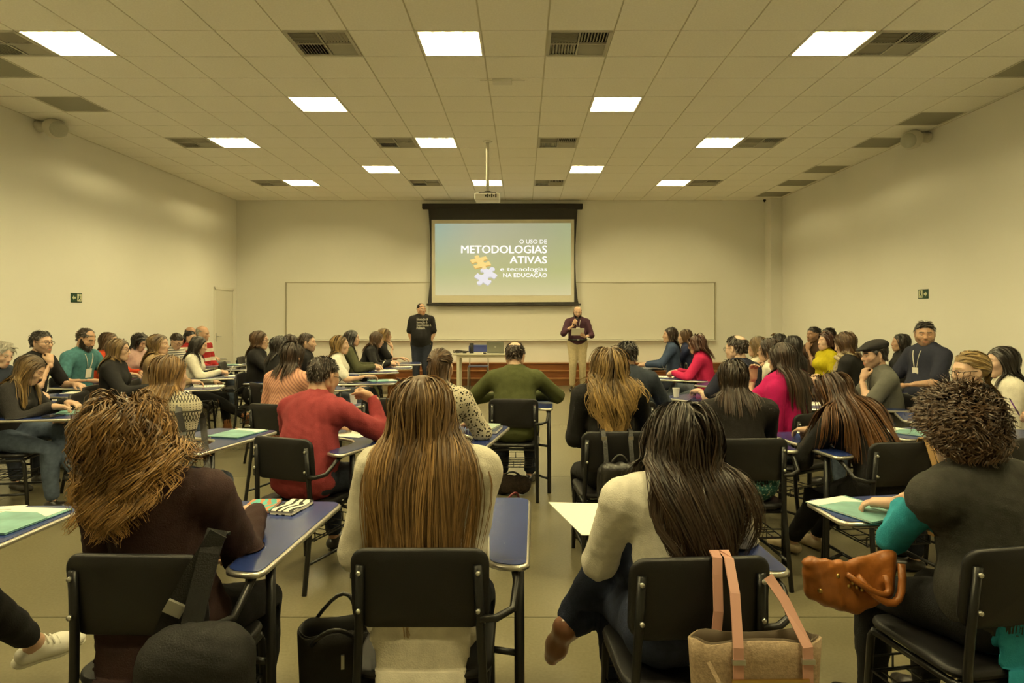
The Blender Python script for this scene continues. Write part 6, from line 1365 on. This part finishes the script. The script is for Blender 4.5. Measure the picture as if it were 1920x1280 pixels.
q, a = tabpt('scarf', .05, .46); b_ = empty('pencil_case', tuple(q), a+.6, 'blue fabric pencil case on the tablet before the woman with the scarf', 'pencil case'); obj('pouch', sdf_mesh('pouch', [cone((-.10, 0, .032), (.10, 0, .032), .031, .031, k=.02)], .010, [FB('case_blue', (.03, .10, .32))]), b_); MB().box((0, 0, .0635), (.17, .008, .003)).build('zip', M_CHR, b_)
# ------------------------------------------------------------------ empty chairs
def echair(key, loc, f, lab, left=False): CHAIRS[key] = (V3(loc[0], loc[1], 0), f, left); return chair(loc, f, lab, left)
echair('e1', (-3.70, 5.93), -78, 'empty black tablet-arm chair with a teal folder beside the typing woman')
echair('e2', (-1.11, 5.72), -6, 'empty black tablet-arm chair next to the woman in pink stripes')
echair('e3', (-4.18, 9.81), -79, 'empty black tablet-arm chair beyond the woman in white lace')
echair('e4', (-4.43, 11.02), -83, 'empty black tablet-arm chair near the door, beside the raised hand')
# ------------------------------------------------------------------ papers, folders, notebooks, cups on the tablets
def on(key, u, v, r=0): q, a = tabpt(key, u, v); return q, a+r
def bookpat(name, a, b_, sc):
    def f(nt, v, s):
        no = nt.nodes.new('ShaderNodeTexNoise'); no.inputs['Scale'].default_value = sc; nt.links.new(v, no.inputs['Vector']); w = nt.nodes.new('ShaderNodeTexWave'); w.inputs['Scale'].default_value = 9; w.inputs['Distortion'].default_value = 9; nt.links.new(v, w.inputs['Vector']); return mixc(nt, math_node(nt, 'GREATER_THAN', w.outputs[0], .62), a, b_)
    return pattern_mat(name, f)
q, a = on('auburn', .165, .53); notebook(q, a-.15, 'black and white patterned notebook with yellow edge on the tablet of the woman in plum', (.5, .4, .05), .10, .17, .016, pattern=bookpat('cover_zebra', (.7, .68, .6), (.02, .02, .02), 20))
q, a = on('auburn', .03, .55); notebook(q, a+.1, 'teal notebook with coral fan pattern beside the yellow-edged one', (.1, .3, .3), .12, .17, .010, pattern=bookpat('cover_teal_fan', (.10, .36, .33), (.45, .20, .10), 12))
q, a = on('sneaker', .0, .47); sheet(q, a+.2, lab='loose white sheet on the tablet beside the sneaker, uppermost', w_=.24, h_=.30); q, a = on('sneaker', .18, .44); folder(q, a-.1, 'teal folder on the tablet beside the sneaker')
q, a = on('vest', -.03, .47); folder(q, a+.25, 'teal folder with white sheets on the tablet of the woman in the vest')
q, a = on('nordic', .15, .47); folder(q, a-.05, 'teal folder on the tablet of the woman in the patterned sweater')
q, a = on('red', .02, .47); sheet(q, a, lab='white sheet on the tablet of the man in coral red')
q, a = on('leopard', .22, .42); notebook(q, a, 'dark blue notebook on the tablet of the woman in the spotted blouse', (.02, .03, .06), .17, .23, .022); notebook(Vector((q.x+.0, q.y+.01, q.z+.022)), a-.12, 'pale teal booklet lying on the dark blue notebook', (.35, .45, .38), .13, .19, .012)
q, a = on('green', .20, .50); folder(q, a, 'teal folder on the tablet of the man in olive green')
q, a = on('typing', .02, .50); folder(q, a+.2, 'teal folder under the hands of the woman in charcoal'); q, a = on('typing', .22, .40); phone(q, a+1.2, 'dark phone on the tablet of the woman in charcoal')
q, a = on('e1', .06, .47); folder(q, a+1.3, 'teal folder with white sheet on the empty chair beside the typing woman')
for k_, lab in (('chinman', 'man with glasses'), ('tealtee', 'man in teal'), ('cardigan', 'woman in black cardigan'), ('lace', 'woman in white lace'), ('olivejacket', 'woman in olive jacket'), ('blackcard', 'woman with rust leggings'), ('glassesjacket', 'woman raising her hand'), ('pinkcard', 'woman in bright pink'), ('navywoman', 'woman in navy'), ('denimblouse', 'woman in denim blouse'), ('cap', 'man with the flat cap'), ('bigman', 'large man in navy polo'), ('blonde', 'blonde woman in the black jacket'), ('bent', 'woman bent over her tablet'), ('blackshirt', 'woman with the teal skirt'), ('beige', 'woman in beige')):
    q, a = on(k_, .02, .50, .15); sheet(q, a, lab='white printed sheet on the tablet of the '+lab)
for k_, lab in (('baldone', 'bald man in the sweater'), ('e4', 'empty chair near the door'), ('ponytail', 'blonde woman with the ponytail'), ('whitetee', 'woman in the white t-shirt'), ('magenta', 'woman in the magenta shawl')):
    q, a = on(k_, .05, .48, .3); folder(q, a, 'teal folder on the tablet of the '+lab)
q, a = on('stripes', .24, .56); cup(q, 'white disposable cup on the tablet of the woman in pink stripes'); q, a = on('navypolo', .24, .52); cup(q, 'white disposable cup on the tablet of the balding man in navy')
# paper in the hand of the woman in white
o = empty('sheet_of_paper', (.245, 2.36, .80), .35, 'blank white sheet held by the woman in the white knit sweater', 'paper', 'papers on the tablets'); MB().box((0, 0, 0), (.21, .297, .002), Matrix.Rotation(.12, 3, 'Y') @ Matrix.Rotation(.10, 3, 'X')).build('page', M_PAPER, o)
for k_, hnd, lab, c_ in (('lace', 'R', 'white pen in the hand of the woman in white lace', (.7, .7, .65)), ('olivejacket', 'R', 'white pen in the hand of the woman in olive jacket', (.7, .68, .6)), ('penhand', 'R', 'purple pen held at the edge of the row', (.12, .02, .25)), ('pinkcard', 'L', 'dark pen in the hand of the woman in bright pink', (.03, .03, .05))):
    d = PEOPLE[k_]; pen(world(k_, d['J']['wr'+hnd]+d['J']['hand'+hnd][0]*.12+V3(0, 0, -.015)), math.radians(d['face']+100), lab, c_, 1.1)
# sneaker details: red-lined sole and laces on the crossed foot
d = PEOPLE['sneaker']; J_ = d['J']
for c_ in d['o'].children:
    pass
an, kn, fd = J_['anR'], J_['knR'], J_['fdR']; dn = nrm((an-kn)-fd*((an-kn)@fd)); sd_ = np.cross(fd, dn)
so = obj('sole', sdf_mesh('sole', [cone(an+dn*.078-fd*.04, an+dn*.078+fd*.09, .036, .040, dn, .35, k=.02), cone(an+dn*.080+fd*.08, an+dn*.080+fd*.165, .040, .028, dn, .35, k=.02)], .007, [mat('sole_rubber', (.66, .63, .52), .6)]), d['o'])
for k in range(5): p = an+fd*(.035+.022*k)+dn*(-.002+.012*k); b = MB(); b.smooth = True; b.tube([tuple(p-sd_*.028), tuple(p-dn*.012), tuple(p+sd_*.028)], .0035, 6).build('lace', M_PAPER, d['o'])
